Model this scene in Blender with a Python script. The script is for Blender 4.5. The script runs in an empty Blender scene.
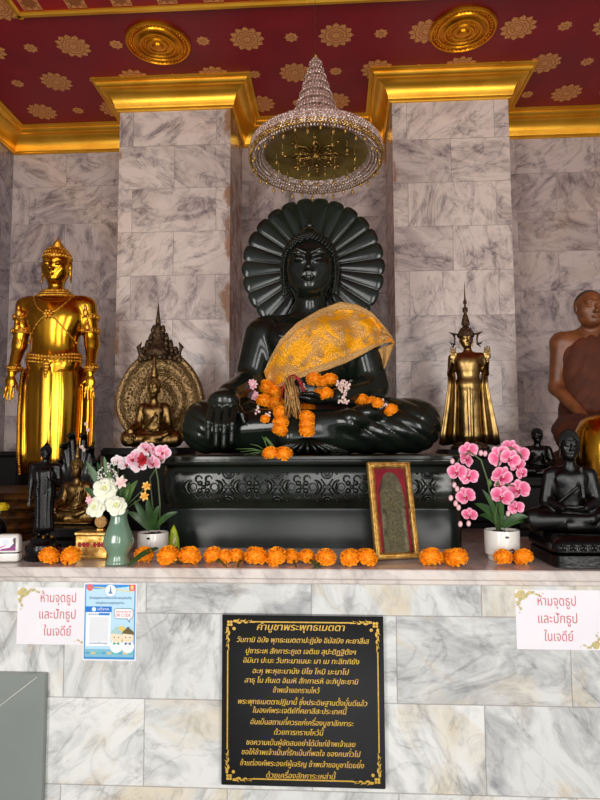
import bpy, math, random
import numpy as np
from mathutils import Vector, Matrix, Euler
from mathutils.bvhtree import BVHTree
random.seed(7)
PI = math.pi
SC = bpy.context.scene
COL = SC.collection
# ---------------------------------------------------------------- camera geometry
F_PX = 600.0; YAW = math.radians(3.15); PITCH = math.radians(4.5); ROLL = 0.004
CAM = (0.0, -2.17, 1.6)
def basis():
    cy, sy = math.cos(YAW), math.sin(YAW); cp, sp = math.cos(PITCH), math.sin(PITCH)
    f = Vector((-sy*cp, cy*cp, sp)); r = Vector((cy, sy, 0)); u = r.cross(f)
    c, s = math.cos(ROLL), math.sin(ROLL)
    return c*r - s*u, s*r + c*u, f
R_, U_, F_ = basis()
def at(u, v, Y):
    """measured photo point (u, v) on the plane y = Y"""
    d = F_ + R_*((u-300)/F_PX) + U_*((400-v)/F_PX)
    return Vector(CAM) + d*((Y-CAM[1])/d.y)
def mpp(Y): return (Y-CAM[1])/F_PX
# ---------------------------------------------------------------- materials
def lin(c):
    return tuple(((x/255)/12.92 if x/255 <= .04045 else ((x/255+.055)/1.055)**2.4) for x in c)
MATS = {}
def nt(name):
    m = bpy.data.materials.new(name); m.use_nodes = True
    t = m.node_tree; b = t.nodes['Principled BSDF']
    return m, t, b
def N(t, typ, **kw):
    n = t.nodes.new(typ)
    for k, v in kw.items():
        if k.startswith('i_'):
            n.inputs[k[2:].replace('_', ' ')].default_value = v
        else: setattr(n, k, v)
    return n
def L(t, a, b): t.links.new(a, b)
def M_(t, op, a, b=None, c=None):
    n = t.nodes.new('ShaderNodeMath'); n.operation = op
    for i, x in enumerate((a, b, c)):
        if x is None: continue
        if isinstance(x, (int, float)): n.inputs[i].default_value = x
        else: t.links.new(x, n.inputs[i])
    return n.outputs[0]
def mat(name, col, metal=0.0, rough=.4, col2=None, nscale=20, bump=0.0, bscale=60, coat=0, spec=.5, lo=.35, hi=.65, sheen=0, trans=0):
    m, t, b = nt(name)
    c = lin(col)+(1,)
    b.inputs['Base Color'].default_value = c
    b.inputs['Metallic'].default_value = metal; b.inputs['Roughness'].default_value = rough
    b.inputs['Coat Weight'].default_value = coat; b.inputs['Specular IOR Level'].default_value = spec
    b.inputs['Coat Roughness'].default_value = .08
    b.inputs['Sheen Weight'].default_value = 0
    b.inputs['Transmission Weight'].default_value = trans
    tc = N(t, 'ShaderNodeTexCoord')
    ns = N(t, 'ShaderNodeTexNoise'); ns.inputs['Scale'].default_value = nscale; ns.inputs['Detail'].default_value = 4
    L(t, tc.outputs['Object'], ns.inputs['Vector'])
    r = N(t, 'ShaderNodeValToRGB'); r.color_ramp.elements[0].position = lo; r.color_ramp.elements[1].position = hi
    r.color_ramp.elements[0].color = c; c2 = lin(col2)+(1,) if col2 else tuple(x*.8 for x in c[:3])+(1,)
    r.color_ramp.elements[1].color = c2
    L(t, ns.outputs['Fac'], r.inputs['Fac']); L(t, r.outputs['Color'], b.inputs['Base Color'])
    if bump:
        n2 = N(t, 'ShaderNodeTexNoise'); n2.inputs['Scale'].default_value = bscale; n2.inputs['Detail'].default_value = 3
        L(t, tc.outputs['Object'], n2.inputs['Vector'])
        bp = N(t, 'ShaderNodeBump'); bp.inputs['Strength'].default_value = bump; bp.inputs['Distance'].default_value = .01
        L(t, n2.outputs['Fac'], bp.inputs['Height']); L(t, bp.outputs['Normal'], b.inputs['Normal'])
    MATS[name] = m
    return m
def attr_mat(name, rough=.5, metal=0, spec=.4, sss=0, coat=0, emis=0):
    m, t, b = nt(name)
    a = N(t, 'ShaderNodeAttribute'); a.attribute_name = 'Col'
    L(t, a.outputs['Color'], b.inputs['Base Color'])
    b.inputs['Roughness'].default_value = rough; b.inputs['Metallic'].default_value = metal
    b.inputs['Specular IOR Level'].default_value = spec; b.inputs['Subsurface Weight'].default_value = sss
    b.inputs['Subsurface Radius'].default_value = (.01, .005, .005)
    b.inputs['Coat Weight'].default_value = coat
    MATS[name] = m
    return m
def marble(name, ax='X', x0=0, z0=0, tw=.6, th=.3, light=(214, 206, 202), dark=(150, 142, 146), warm=(196, 170, 130), warm_amt=.3, vein=.6, seed=0, rough=.22, stain=None, vd=(92, 88, 96)):
    """running-bond marble slabs: each slab has its own veining and tint"""
    m, t, b = nt(name)
    tc = N(t, 'ShaderNodeTexCoord'); sp = N(t, 'ShaderNodeSeparateXYZ'); L(t, tc.outputs['Object'], sp.inputs[0])
    x = M_(t, 'SUBTRACT', sp.outputs[ax], x0); z = M_(t, 'SUBTRACT', sp.outputs['Z' if ax != 'Zflat' else 'Y'], z0)
    zr = M_(t, 'DIVIDE', z, th); row = M_(t, 'FLOOR', zr); fz = M_(t, 'FRACT', zr)
    par = M_(t, 'FRACT', M_(t, 'MULTIPLY', row, .5))
    xr = M_(t, 'ADD', M_(t, 'DIVIDE', x, tw), par); cell = M_(t, 'FLOOR', xr); fx = M_(t, 'FRACT', xr)
    cv = N(t, 'ShaderNodeCombineXYZ'); L(t, cell, cv.inputs[0]); L(t, row, cv.inputs[1]); cv.inputs[2].default_value = seed
    wn = N(t, 'ShaderNodeTexWhiteNoise'); L(t, cv.outputs[0], wn.inputs['Vector'])
    off = N(t, 'ShaderNodeVectorMath', operation='SCALE'); off.inputs['Scale'].default_value = 7.0
    L(t, wn.outputs['Color'], off.inputs[0])
    rot = N(t, 'ShaderNodeVectorRotate'); rot.rotation_type = 'Y_AXIS' if ax == 'X' else 'X_AXIS'
    L(t, tc.outputs['Object'], rot.inputs['Vector']); L(t, M_(t, 'MULTIPLY', wn.outputs['Value'], 6.28), rot.inputs['Angle'])
    pv = N(t, 'ShaderNodeVectorMath', operation='ADD'); L(t, rot.outputs[0], pv.inputs[0]); L(t, off.outputs[0], pv.inputs[1])
    st = N(t, 'ShaderNodeMapping'); st.inputs['Scale'].default_value = (1.0, 1.0, 1.9)
    L(t, pv.outputs[0], st.inputs['Vector'])
    # clouds
    n1 = N(t, 'ShaderNodeTexNoise'); n1.inputs['Scale'].default_value = 3.4; n1.inputs['Detail'].default_value = 7; n1.inputs['Distortion'].default_value = 1.1; n1.inputs['Roughness'].default_value = .62
    L(t, st.outputs[0], n1.inputs['Vector'])
    # veins: ridges of a warped noise, fine and coarse
    def ridge(scale, w, dist):
        n = N(t, 'ShaderNodeTexNoise'); n.inputs['Scale'].default_value = scale; n.inputs['Detail'].default_value = 6; n.inputs['Distortion'].default_value = dist; n.inputs['Roughness'].default_value = .55
        L(t, st.outputs[0], n.inputs['Vector'])
        r = M_(t, 'ABSOLUTE', M_(t, 'SUBTRACT', n.outputs['Fac'], .5))
        mr = N(t, 'ShaderNodeMapRange'); mr.inputs['From Min'].default_value = 0; mr.inputs['From Max'].default_value = w
        mr.inputs['To Min'].default_value = 1; mr.inputs['To Max'].default_value = 0; L(t, r, mr.inputs['Value'])
        return mr.outputs[0]
    v1 = ridge(2.3, .03, 1.3); v2 = ridge(5.0, .06, 1.2)
    cl = N(t, 'ShaderNodeMapRange'); cl.inputs['From Min'].default_value = .42; cl.inputs['From Max'].default_value = .68; L(t, n1.outputs['Fac'], cl.inputs['Value'])
    tint = M_(t, 'MULTIPLY', M_(t, 'SUBTRACT', wn.outputs['Value'], .4), .45)
    k = M_(t, 'ADD', M_(t, 'MULTIPLY', cl.outputs[0], .75), tint); k = M_(t, 'MINIMUM', M_(t, 'MAXIMUM', k, 0), 1)
    def mix(f, a, bb):
        n = N(t, 'ShaderNodeMix', data_type='RGBA')
        (L(t, f, n.inputs[0]) if not isinstance(f, float) else setattr(n.inputs[0], 'default_value', f))
        for s, q in ((6, a), (7, bb)):
            if isinstance(q, tuple): n.inputs[s].default_value = lin(q)+(1,)
            else: L(t, q, n.inputs[s])
        return n.outputs[2]
    c = mix(k, light, dark)
    # warm patches on some slabs
    w3 = N(t, 'ShaderNodeTexNoise'); w3.inputs['Scale'].default_value = 2.6; w3.inputs['Detail'].default_value = 5; w3.inputs['Distortion'].default_value = .9
    L(t, st.outputs[0], w3.inputs['Vector'])
    wm = N(t, 'ShaderNodeMapRange'); wm.inputs['From Min'].default_value = .52; wm.inputs['From Max'].default_value = .68; L(t, w3.outputs['Fac'], wm.inputs['Value'])
    c = mix(M_(t, 'MULTIPLY', wm.outputs[0], warm_amt), c, warm)
    c = mix(M_(t, 'MULTIPLY', M_(t, 'MULTIPLY', v2, cl.outputs[0]), vein*.7), c, vd)
    c = mix(M_(t, 'MULTIPLY', M_(t, 'MULTIPLY', v1, M_(t, 'ADD', cl.outputs[0], .35)), vein*.7), c, vd)
    # joints
    gx = M_(t, 'MULTIPLY', M_(t, 'MINIMUM', fx, M_(t, 'SUBTRACT', 1, fx)), tw)
    gz = M_(t, 'MULTIPLY', M_(t, 'MINIMUM', fz, M_(t, 'SUBTRACT', 1, fz)), th)
    g = M_(t, 'LESS_THAN', M_(t, 'MINIMUM', gx, gz), .0021)
    c = mix(M_(t, 'MULTIPLY', g, .55), c, (128, 118, 112))
    if stain:  # rust stains beside the given x lines
        sn = N(t, 'ShaderNodeTexNoise'); sn.inputs['Scale'].default_value = 6; sn.inputs['Detail'].default_value = 4
        L(t, tc.outputs['Object'], sn.inputs['Vector'])
        acc = None
        for sx, wd, thr in stain:
            near = M_(t, 'SUBTRACT', 1, M_(t, 'MINIMUM', M_(t, 'DIVIDE', M_(t, 'ABSOLUTE', M_(t, 'SUBTRACT', sp.outputs['X'], sx)), wd), 1))
            q = M_(t, 'MULTIPLY', M_(t, 'SUBTRACT', M_(t, 'ADD', M_(t, 'MULTIPLY', near, .35), sn.outputs['Fac']), thr), 9)
            q = M_(t, 'MULTIPLY', M_(t, 'MINIMUM', M_(t, 'MAXIMUM', q, 0), 1), M_(t, 'GREATER_THAN', near, 0.01))
            acc = q if acc is None else M_(t, 'MAXIMUM', acc, q)
        c = mix(M_(t, 'MULTIPLY', acc, .8), c, (150, 98, 48))
    L(t, c, b.inputs['Base Color'])
    b.inputs['Roughness'].default_value = rough
    MATS[name] = m
    return m
# ---------------------------------------------------------------- mesh builder
class MB:
    def __init__(s): s.v = []; s.f = []; s.c = []; s.cur = (1, 1, 1)
    def col(s, rgb): s.cur = lin(rgb); return s
    def vert(s, p): s.v.append(tuple(p)); return len(s.v)-1
    def face(s, *i): s.f.append(tuple(i)); s.c.append(s.cur)
    def poly(s, pts): s.face(*[s.vert(p) for p in pts])
    def box(s, c, h, bevel=0, rz=0):
        M = Matrix.Rotation(rz, 3, 'Z'); cx = Vector(c)
        def P(x, y, z): return s.vert(cx + M @ Vector((x, y, z)))
        if not bevel:
            i = [P(x*h[0], y*h[1], z*h[2]) for z in (-1, 1) for y in (-1, 1) for x in (-1, 1)]
            for q in ((0, 2, 3, 1), (4, 5, 7, 6), (0, 1, 5, 4), (2, 6, 7, 3), (0, 4, 6, 2), (1, 3, 7, 5)): s.face(*[i[k] for k in q])
            return
        b = min(bevel, h[0]*.99, h[1]*.99, h[2]*.99)
        rings = []
        def ring(z, ins):
            x, y = h[0]-ins, h[1]-ins
            return [P(*p) for p in ((-x+b, -y, z), (x-b, -y, z), (x, -y+b, z), (x, y-b, z), (x-b, y, z), (-x+b, y, z), (-x, y-b, z), (-x, -y+b, z))]
        rings = [ring(-h[2], b*.7), ring(-h[2]+b, 0), ring(h[2]-b, 0), ring(h[2], b*.7)]
        s.face(*rings[0][::-1]); s.face(*rings[-1])
        for a, c2 in zip(rings, rings[1:]):
            for k in range(8): s.face(a[k], a[(k+1) % 8], c2[(k+1) % 8], c2[k])
    def loft(s, rings, close=True, cap=True):
        idx = [[s.vert(p) for p in r] for r in rings]; n = len(idx[0])
        for a, b in zip(idx, idx[1:]):
            for k in range(n if close else n-1): s.face(a[k], a[(k+1) % n], b[(k+1) % n], b[k])
        if cap and close:
            s.face(*idx[0][::-1]); s.face(*idx[-1])
    def lathe(s, prof, c=(0, 0, 0), seg=32, cap=True, sx=1, sy=1, fn=None):
        rings = []
        for r, z in prof:
            rg = []
            for k in range(seg):
                a = 2*PI*k/seg; rr = r*(fn(a, z) if fn else 1)
                rg.append((c[0]+rr*sx*math.cos(a), c[1]+rr*sy*math.sin(a), c[2]+z))
            rings.append(rg)
        s.loft(rings, True, cap)
    def tube(s, pts, r, seg=8, cap=True):
        pts = [Vector(p) for p in pts]; n = len(pts)
        rr = r if isinstance(r, (list, tuple)) else [r]*n
        rings = []; up = Vector((0.13, 0.21, 1)).normalized()
        for i, p in enumerate(pts):
            d = (pts[min(i+1, n-1)]-pts[max(i-1, 0)])
            d = d.normalized() if d.length > 1e-9 else Vector((0, 0, 1))
            a = d.cross(up)
            if a.length < .05: a = d.cross(Vector((1, 0, 0)))
            a.normalize(); b = d.cross(a)
            rings.append([p + (a*math.cos(2*PI*k/seg)+b*math.sin(2*PI*k/seg))*rr[i] for k in range(seg)])
        s.loft(rings, True, cap)
    def ball(s, c, r, nu=10, nv=7, rot=None):
        if isinstance(r, (int, float)): r = (r, r, r)
        c = Vector(c); Q = rot or Matrix.Identity(3)
        def P(a, b): return c + Q @ Vector((r[0]*math.cos(a)*math.sin(b), r[1]*math.sin(a)*math.sin(b), r[2]*math.cos(b)))
        top = s.vert(P(0, 0)); bot = s.vert(P(0, PI)); rg = [[s.vert(P(2*PI*i/nu, PI*j/nv)) for i in range(nu)] for j in range(1, nv)]
        for i in range(nu):
            s.face(top, rg[0][i], rg[0][(i+1) % nu]); s.face(bot, rg[-1][(i+1) % nu], rg[-1][i])
            for a, b in zip(rg, rg[1:]): s.face(a[i], b[i], b[(i+1) % nu], a[(i+1) % nu])
    def grid(s, P, nu, nv, colf=None):
        idx = [[s.vert(P(i/(nu-1), j/(nv-1))) for i in range(nu)] for j in range(nv)]
        for j in range(nv-1):
            for i in range(nu-1):
                if colf: s.cur = colf((i+.5)/(nu-1), (j+.5)/(nv-1))
                s.face(idx[j][i], idx[j][i+1], idx[j+1][i+1], idx[j+1][i])
    def mesh(s, name, smooth=True, col=False):
        me = bpy.data.meshes.new(name); me.from_pydata(s.v, [], s.f); me.update()
        if col:
            a = me.color_attributes.new('Col', 'FLOAT_COLOR', 'CORNER')
            arr = []
            for p, c in zip(me.polygons, s.c): arr += [c[0], c[1], c[2], 1.0]*p.loop_total
            a.data.foreach_set('color', arr)
        if smooth: me.polygons.foreach_set('use_smooth', [True]*len(me.polygons))
        return me
    def build(s, name, m, parent=None, smooth=True, loc=None, col=False, kind=None, auto=None):
        me = s.mesh(name, smooth, col); me.materials.append(MATS[m] if isinstance(m, str) else m)
        if auto is not None: me.set_sharp_from_angle(angle=math.radians(auto))
        return link(name, me, parent, loc, kind)
def link(name, me, parent=None, loc=None, kind=None, rot=None):
    o = bpy.data.objects.new(name, me); COL.objects.link(o)
    if parent: o.parent = parent
    if loc is not None: o.location = loc
    if rot is not None: o.rotation_euler = rot
    if kind: o['kind'] = kind
    return o
def tag(o, label, cat, group=None):
    o['label'] = label; o['category'] = cat
    if group: o['group'] = group
    return o
def thing(name, label, cat, loc=(0, 0, 0), rz=0, group=None, scale=1):
    o = bpy.data.objects.new(name, None); COL.objects.link(o); o.empty_display_size = .05
    o.location = loc; o.rotation_euler = (0, 0, rz); o.scale = (scale,)*3 if isinstance(scale, (int, float)) else scale
    return tag(o, label, cat, group)
def struct(name, mb, m, smooth=False, parent=None, col=False, auto=None):
    return mb.build(name, m, parent, smooth, kind='structure', col=col, auto=auto)
# ---------------------------------------------------------------- signed-distance sculpting
def sdf(prims, vox, disp=None, relax=1):
    """prims: (kind, data..., k) -> blended closed surface (vertices, faces)"""
    lo = np.array([1e9]*3); hi = -lo; bb = []
    for p in prims:
        kd = p['t']
        if kd == 'c': a = np.array(p['a']); b = np.array(p['b']); r = max(p['r']); l, h = np.minimum(a, b)-r, np.maximum(a, b)+r
        elif kd in 'e': c = np.array(p['c']); r = np.array(p['r']); r = r if p.get('R') is None else np.array([max(r)]*3); l, h = c-r, c+r
        elif kd == 'b': c = np.array(p['c']); r = np.array(p['h']); l, h = c-r, c+r
        else: l, h = lo, hi
        bb.append((l, h))
        if not p.get('sub') and kd != 'p': lo = np.minimum(lo, l); hi = np.maximum(hi, h)
    pad = 4*vox; lo = lo-pad; hi = hi+pad
    n = np.ceil((hi-lo)/vox).astype(int)+1
    ax = [lo[i]+vox*np.arange(n[i]) for i in range(3)]
    Fd = np.full(n, 50.0, np.float32)
    for p, (l, h) in zip(prims, bb):
        k = p.get('k', .02); m = k+3*vox
        if p['t'] == 'p': i0 = np.zeros(3, int); i1 = n
        else:
            i0 = np.clip(((l-m-lo)/vox).astype(int), 0, n-1); i1 = np.clip(((h+m-lo)/vox).astype(int)+2, 1, n)
        if (i1 <= i0).any(): continue
        X = ax[0][i0[0]:i1[0]][:, None, None]; Y = ax[1][i0[1]:i1[1]][None, :, None]; Z = ax[2][i0[2]:i1[2]][None, None, :]
        if p['t'] == 'c':
            a = p['a']; b = p['b']; sq = p.get('sq', 1.0); ba = [b[0]-a[0], (b[1]-a[1])/sq, b[2]-a[2]]
            px, py, pz = X-a[0], (Y-a[1])/sq, Z-a[2]; L2 = sum(q*q for q in ba)+1e-12
            t = np.clip((px*ba[0]+py*ba[1]+pz*ba[2])/L2, 0, 1)
            d = np.sqrt((px-t*ba[0])**2+(py-t*ba[1])**2+(pz-t*ba[2])**2)-(p['r'][0]+(p['r'][1]-p['r'][0])*t)
            if sq < 1: d = d*(sq*.5+.5)
        elif p['t'] == 'e':
            c = p['c']; r = p['r']; x, y, z = X-c[0], Y-c[1], Z-c[2]
            if p.get('R') is not None:
                Q = np.array(Euler(p['R']).to_matrix()).T
                x, y, z = Q[0, 0]*x+Q[0, 1]*y+Q[0, 2]*z, Q[1, 0]*x+Q[1, 1]*y+Q[1, 2]*z, Q[2, 0]*x+Q[2, 1]*y+Q[2, 2]*z
            k0 = np.sqrt((x/r[0])**2+(y/r[1])**2+(z/r[2])**2)+1e-9
            k1 = np.sqrt((x/r[0]**2)**2+(y/r[1]**2)**2+(z/r[2]**2)**2)+1e-9
            d = k0*(k0-1)/k1
        elif p['t'] == 'b':
            c = p['c']; hh = p['h']; rd = p.get('rd', .01)
            qx, qy, qz = abs(X-c[0])-hh[0]+rd, abs(Y-c[1])-hh[1]+rd, abs(Z-c[2])-hh[2]+rd
            d = np.sqrt(np.maximum(qx, 0)**2+np.maximum(qy, 0)**2+np.maximum(qz, 0)**2)+np.minimum(np.maximum(qx, np.maximum(qy, qz)), 0)-rd
        else:
            c = p['c']; nn = p['n']; d = (X-c[0])*nn[0]+(Y-c[1])*nn[1]+(Z-c[2])*nn[2]
        d = d.astype(np.float32)
        S = Fd[i0[0]:i1[0], i0[1]:i1[1], i0[2]:i1[2]]
        if p['t'] == 'p' or p.get('sub'):
            b_ = -d if p.get('sub') else d
            h_ = np.clip(.5-.5*(b_-S)/k, 0, 1); S[...] = b_*(1-h_)+S*h_+k*h_*(1-h_)
        else:
            h_ = np.clip(.5+.5*(d-S)/k, 0, 1); S[...] = d*(1-h_)+S*h_-k*h_*(1-h_)
    if disp is not None:
        Fd += disp(ax[0][:, None, None], ax[1][None, :, None], ax[2][None, None, :]).astype(np.float32)
    ins = Fd < 0
    cnt = sum(ins[i:n[0]-1+i, j:n[1]-1+j, k:n[2]-1+k].astype(np.int8) for i in (0, 1) for j in (0, 1) for k in (0, 1))
    act = (cnt > 0) & (cnt < 8)
    I = np.argwhere(act); idm = np.full(act.shape, -1, np.int64); idm[act] = np.arange(len(I))
    cor = {}
    for i in (0, 1):
        for j in (0, 1):
            for k in (0, 1): cor[(i, j, k)] = Fd[I[:, 0]+i, I[:, 1]+j, I[:, 2]+k]
    acc = np.zeros((len(I), 3)); num = np.zeros(len(I))
    for a in cor:
        for x in range(3):
            if a[x]: continue
            b = list(a); b[x] = 1; b = tuple(b); va, vb = cor[a], cor[b]
            m = (va < 0) != (vb < 0); t = np.where(m, va/(va-vb+1e-20), 0)
            q = np.array(a, float)[None, :].repeat(len(I), 0); q[:, x] = t
            acc += q*m[:, None]; num += m
    V = lo+vox*(I+acc/num[:, None])
    fs = []
    for x in range(3):
        y, z = (x+1) % 3, (x+2) % 3
        sl0 = [slice(None)]*3; sl1 = [slice(None)]*3; sl0[x] = slice(0, -1); sl1[x] = slice(1, None)
        e = ins[tuple(sl0)] != ins[tuple(sl1)]
        E = np.argwhere(e); ok = (E[:, y] > 0) & (E[:, z] > 0) & (E[:, y] < n[y]-1) & (E[:, z] < n[z]-1); E = E[ok]
        q = []
        for dy, dz in ((-1, -1), (0, -1), (0, 0), (-1, 0)):
            c = E.copy(); c[:, y] += dy; c[:, z] += dz; q.append(idm[c[:, 0], c[:, 1], c[:, 2]])
        q = np.stack(q, 1); inv = ~ins[E[:, 0], E[:, 1], E[:, 2]]; q[inv] = q[inv][:, ::-1]
        fs.append(q)
    Fc = np.concatenate(fs)
    for _ in range(relax):
        s = np.zeros_like(V); c = np.zeros(len(V))
        for a in range(4):
            i, j = Fc[:, a], Fc[:, (a+1) % 4]
            np.add.at(s, i, V[j]); np.add.at(c, i, 1); np.add.at(s, j, V[i]); np.add.at(c, j, 1)
        V = V*.5+.5*s/c[:, None]
    return V, Fc
def sdf_obj(name, prims, vox, m, parent=None, disp=None, relax=1, loc=None):
    V, Fc = sdf(prims, vox, disp, relax)
    me = bpy.data.meshes.new(name); me.vertices.add(len(V)); me.vertices.foreach_set('co', V.astype(np.float32).ravel())
    me.loops.add(len(Fc)*4); me.loops.foreach_set('vertex_index', Fc.ravel().astype(np.int32))
    me.polygons.add(len(Fc)); me.polygons.foreach_set('loop_start', np.arange(0, len(Fc)*4, 4, dtype=np.int32))
    me.update(calc_edges=True); me.validate(); me.polygons.foreach_set('use_smooth', [True]*len(me.polygons))
    me.materials.append(MATS[m]); return link(name, me, parent, loc)
def bvh(o): me = o.data; return BVHTree.FromPolygons([v.co[:] for v in me.vertices], [p.vertices[:] for p in me.polygons])
def Cc(a, b, r0, r1=None, k=.02, sq=1.0, sub=False): return dict(t='c', a=a, b=b, r=(r0, r0 if r1 is None else r1), k=k, sq=sq, sub=sub)
def Ee(c, r, k=.02, R=None, sub=False): return dict(t='e', c=c, r=r, k=k, R=R, sub=sub)
def Bb(c, h, rd=.01, k=.01): return dict(t='b', c=c, h=h, rd=rd, k=k)
def Pl(c, n, k=.004): return dict(t='p', c=c, n=n, k=k)
def mirror(p):
    q = dict(p)
    for key in ('a', 'b', 'c'):
        if key in q and q[key] is not None: q[key] = (-q[key][0],)+tuple(q[key][1:])
    if q.get('R') is not None: q['R'] = (q['R'][0], -q['R'][1], -q['R'][2])
    return q
# ---------------------------------------------------------------- figure kits
def head_prims(c, h, slim=1.0, hair=True, old=False):
    """a face looking along -y; c centre, h full height"""
    P = []
    def p(x, y, z): return (c[0]+x*h*slim, c[1]+y*h, c[2]+z*h)
    def r(*a): return tuple(q*h for q in a)
    P.append(Ee(p(0, .05, .13), r(.345*slim, .40, .36), k=.05*h))
    P.append(Ee(p(0, -.04, -.12), r(.325*slim, .315, .37), k=.10*h))
    P.append(Ee(p(0, -.20, -.36), r(.16, .13, .11), k=.10*h))                       # chin
    S = []
    S.append(Ee(p(.135, -.30, .015), r(.105, .05, .055), k=.03*h, sub=True) if False else Ee(p(.14, -.335, .10), r(.13, .03, .02), k=.05*h))
    S.append(Cc(p(.045, -.375, .105), p(.15, -.365, .155), .016*h, .018*h, k=.025*h))   # brow arc
    S.append(Cc(p(.15, -.365, .155), p(.27, -.275, .10), .018*h, .010*h, k=.025*h))
    S.append(Ee(p(.14, -.335, .015), r(.082, .045, .043), k=.02*h))                  # lowered lids
    S.append(Cc(p(.065, -.365, -.01), p(.215, -.305, -.005), .009*h, .009*h, k=.006*h))
    S.append(Ee(p(.048, -.40, -.155), r(.034, .045, .030), k=.02*h))                 # nostril wing
    S.append(Ee(p(.20, -.20, -.08), r(.09, .08, .09), k=.08*h))                      # cheek
    S.append(Cc(p(0, -.395, -.255), p(.055, -.385, -.248), .019*h, .019*h, k=.012*h))  # upper lip
    S.append(Cc(p(.055, -.385, -.248), p(.115, -.345, -.258), .019*h, .008*h, k=.012*h))
    S.append(Cc(p(0, -.385, -.30), p(.07, -.36, -.288), .026*h, .012*h, k=.014*h))
    e = .355 if not old else .36
    S.append(Ee(p(e, .02, .02), r(.035, .085, .15), k=.03*h, R=(0, .08, .2)))        # ear
    if not old: S.append(Cc(p(e, .01, -.08), p(e+.01, 0, -.42), .034*h, .030*h, k=.02*h, sq=1.0))
    for q in S: P += [q, mirror_c(q, c[0])]
    P.append(Cc(p(0, -.355, .09), p(0, -.455, -.135), .028*h, .042*h, k=.035*h))      # nose
    P.append(Ee(p(0, -.44, -.15), r(.045, .045, .035), k=.02*h))
    return P
def mirror_c(q, cx):
    q = dict(q)
    for key in ('a', 'b', 'c'):
        if key in q and q[key] is not None: q[key] = (2*cx-q[key][0],)+tuple(q[key][1:])
    if q.get('R') is not None: q['R'] = (q['R'][0], -q['R'][1], -q['R'][2])
    return q
def curls_mesh(c, h, n=330, r=.027, slim=1.0, ush=1.0):
    mb = MB(); ga = PI*(3-math.sqrt(5))
    for i in range(n*2):
        z = 1-2*(i+.5)/(n*2); rr = math.sqrt(1-z*z); a = i*ga
        x, y = rr*math.cos(a), rr*math.sin(a)
        if y > .75: continue
        ang = math.atan2(abs(x), -y)
        pz = .13+z*.375
        lim = .30-.36*(ang/(PI/2))**1.6 if ang < PI/2 else -.22
        if pz < lim: continue
        mb.ball((c[0]+x*.365*h*slim, c[1]+.05*h+y*.42*h, c[2]+pz*h), r*h*1.25, 6, 4)
    for i in range(70):                                   # ushnisha
        z = (i+.5)/70; rr = math.sqrt(1-z*z); a = i*ga
        mb.ball((c[0]+rr*math.cos(a)*.17*h*ush, c[1]+.05*h+rr*math.sin(a)*.18*h*ush, c[2]+(.43+z*.13*ush)*h), r*h*1.15, 6, 4)
    return mb
def finger(P, base, tip, bend, r, k=.004):
    a = Vector(base); b = Vector(tip); m = (a+b)/2+Vector(bend)
    P.append(Cc(tuple(a), tuple(m), r, r*.92, k=k)); P.append(Cc(tuple(m), tuple(b), r*.92, r*.75, k=k))
def seated_prims(mudra='earth', legs=True):
    P = []
    P += [Ee((0, .08, .17), (.25, .19, .17)), Cc((0, .08, .24), (0, .06, .46), .18, .215, k=.06, sq=.72),
          Ee((0, .05, .56), (.245, .145, .17), k=.06), Cc((-.20, .06, .655), (.20, .06, .655), .085, .085, k=.05),
          Cc((0, .05, .66), (0, .02, .84), .088, .075, k=.05)]
    P += [Ee((.105, -.055, .60), (.10, .045, .075), k=.05), Ee((-.105, -.055, .60), (.10, .045, .075), k=.05)]
    if legs:
        P += [Ee((0, -.02, .075), (.52, .27, .095), k=.05),
              Cc((.20, .05, .15), (.515, -.12, .142), .155, .130, k=.05), Cc((-.20, .05, .15), (-.515, -.12, .142), .155, .130, k=.05),
              Cc((.50, -.15, .12), (-.08, -.28, .085), .11, .07, k=.03), Cc((-.50, -.15, .12), (.20, -.29, .155), .11, .055, k=.022),
              Cc((.20, -.29, .165), (.345, -.25, .215), .048, .042, k=.03)]
        for i in range(5): finger(P, (.335+.004*i, -.265+.018*i, .225), (.385, -.262+.020*i, .222-.004*i), (0, 0, .003), .014-.001*i)
    # left arm of the figure (viewer's right), palm up in the lap
    P += [Cc((.258, .06, .63), (.325, .04, .35), .098, .088, k=.035), Cc((.325, .04, .35), (.14, -.22, .275), .068, .045, k=.03),
          Ee((.05, -.25, .262), (.085, .055, .028), k=.02)]
    for i in range(4): finger(P, (-.005, -.285+.024*i, .268), (-.115+.006*abs(i-1.5), -.28+.022*i, .268), (0, 0, .004), .0135)
    finger(P, (.06, -.295, .27), (-.02, -.315, .285), (0, -.012, .006), .014)
    if mudra == 'earth':
        P += [Cc((-.258, .06, .63), (-.320, .03, .37), .098, .085, k=.035), Cc((-.320, .03, .37), (-.385, -.20, .295), .078, .060, k=.03),
              Ee((-.405, -.255, .245), (.080, .050, .070), k=.03, R=(.5, 0, 0))]
        for i in range(4):
            x = -.462+.037*i; zt = (.075, .045, .04, .06)[i]
            finger(P, (x+.004, -.295, .215), (x-.004, -.325, zt), (0, -.022, .01), .0178)
        finger(P, (-.345, -.26, .235), (-.300, -.30, .15), (.012, -.02, 0), .017)
    else:
        P += [Cc((-.258, .06, .63), (-.325, .04, .35), .098, .088, k=.035), Cc((-.325, .04, .35), (-.14, -.22, .275), .068, .045, k=.03),
              Ee((-.06, -.27, .29), (.085, .055, .026), k=.02)]
        for i in range(4): finger(P, (-.01, -.31+.024*i, .296), (.10, -.305+.022*i, .296), (0, 0, .004), .0135)
    return P
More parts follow.
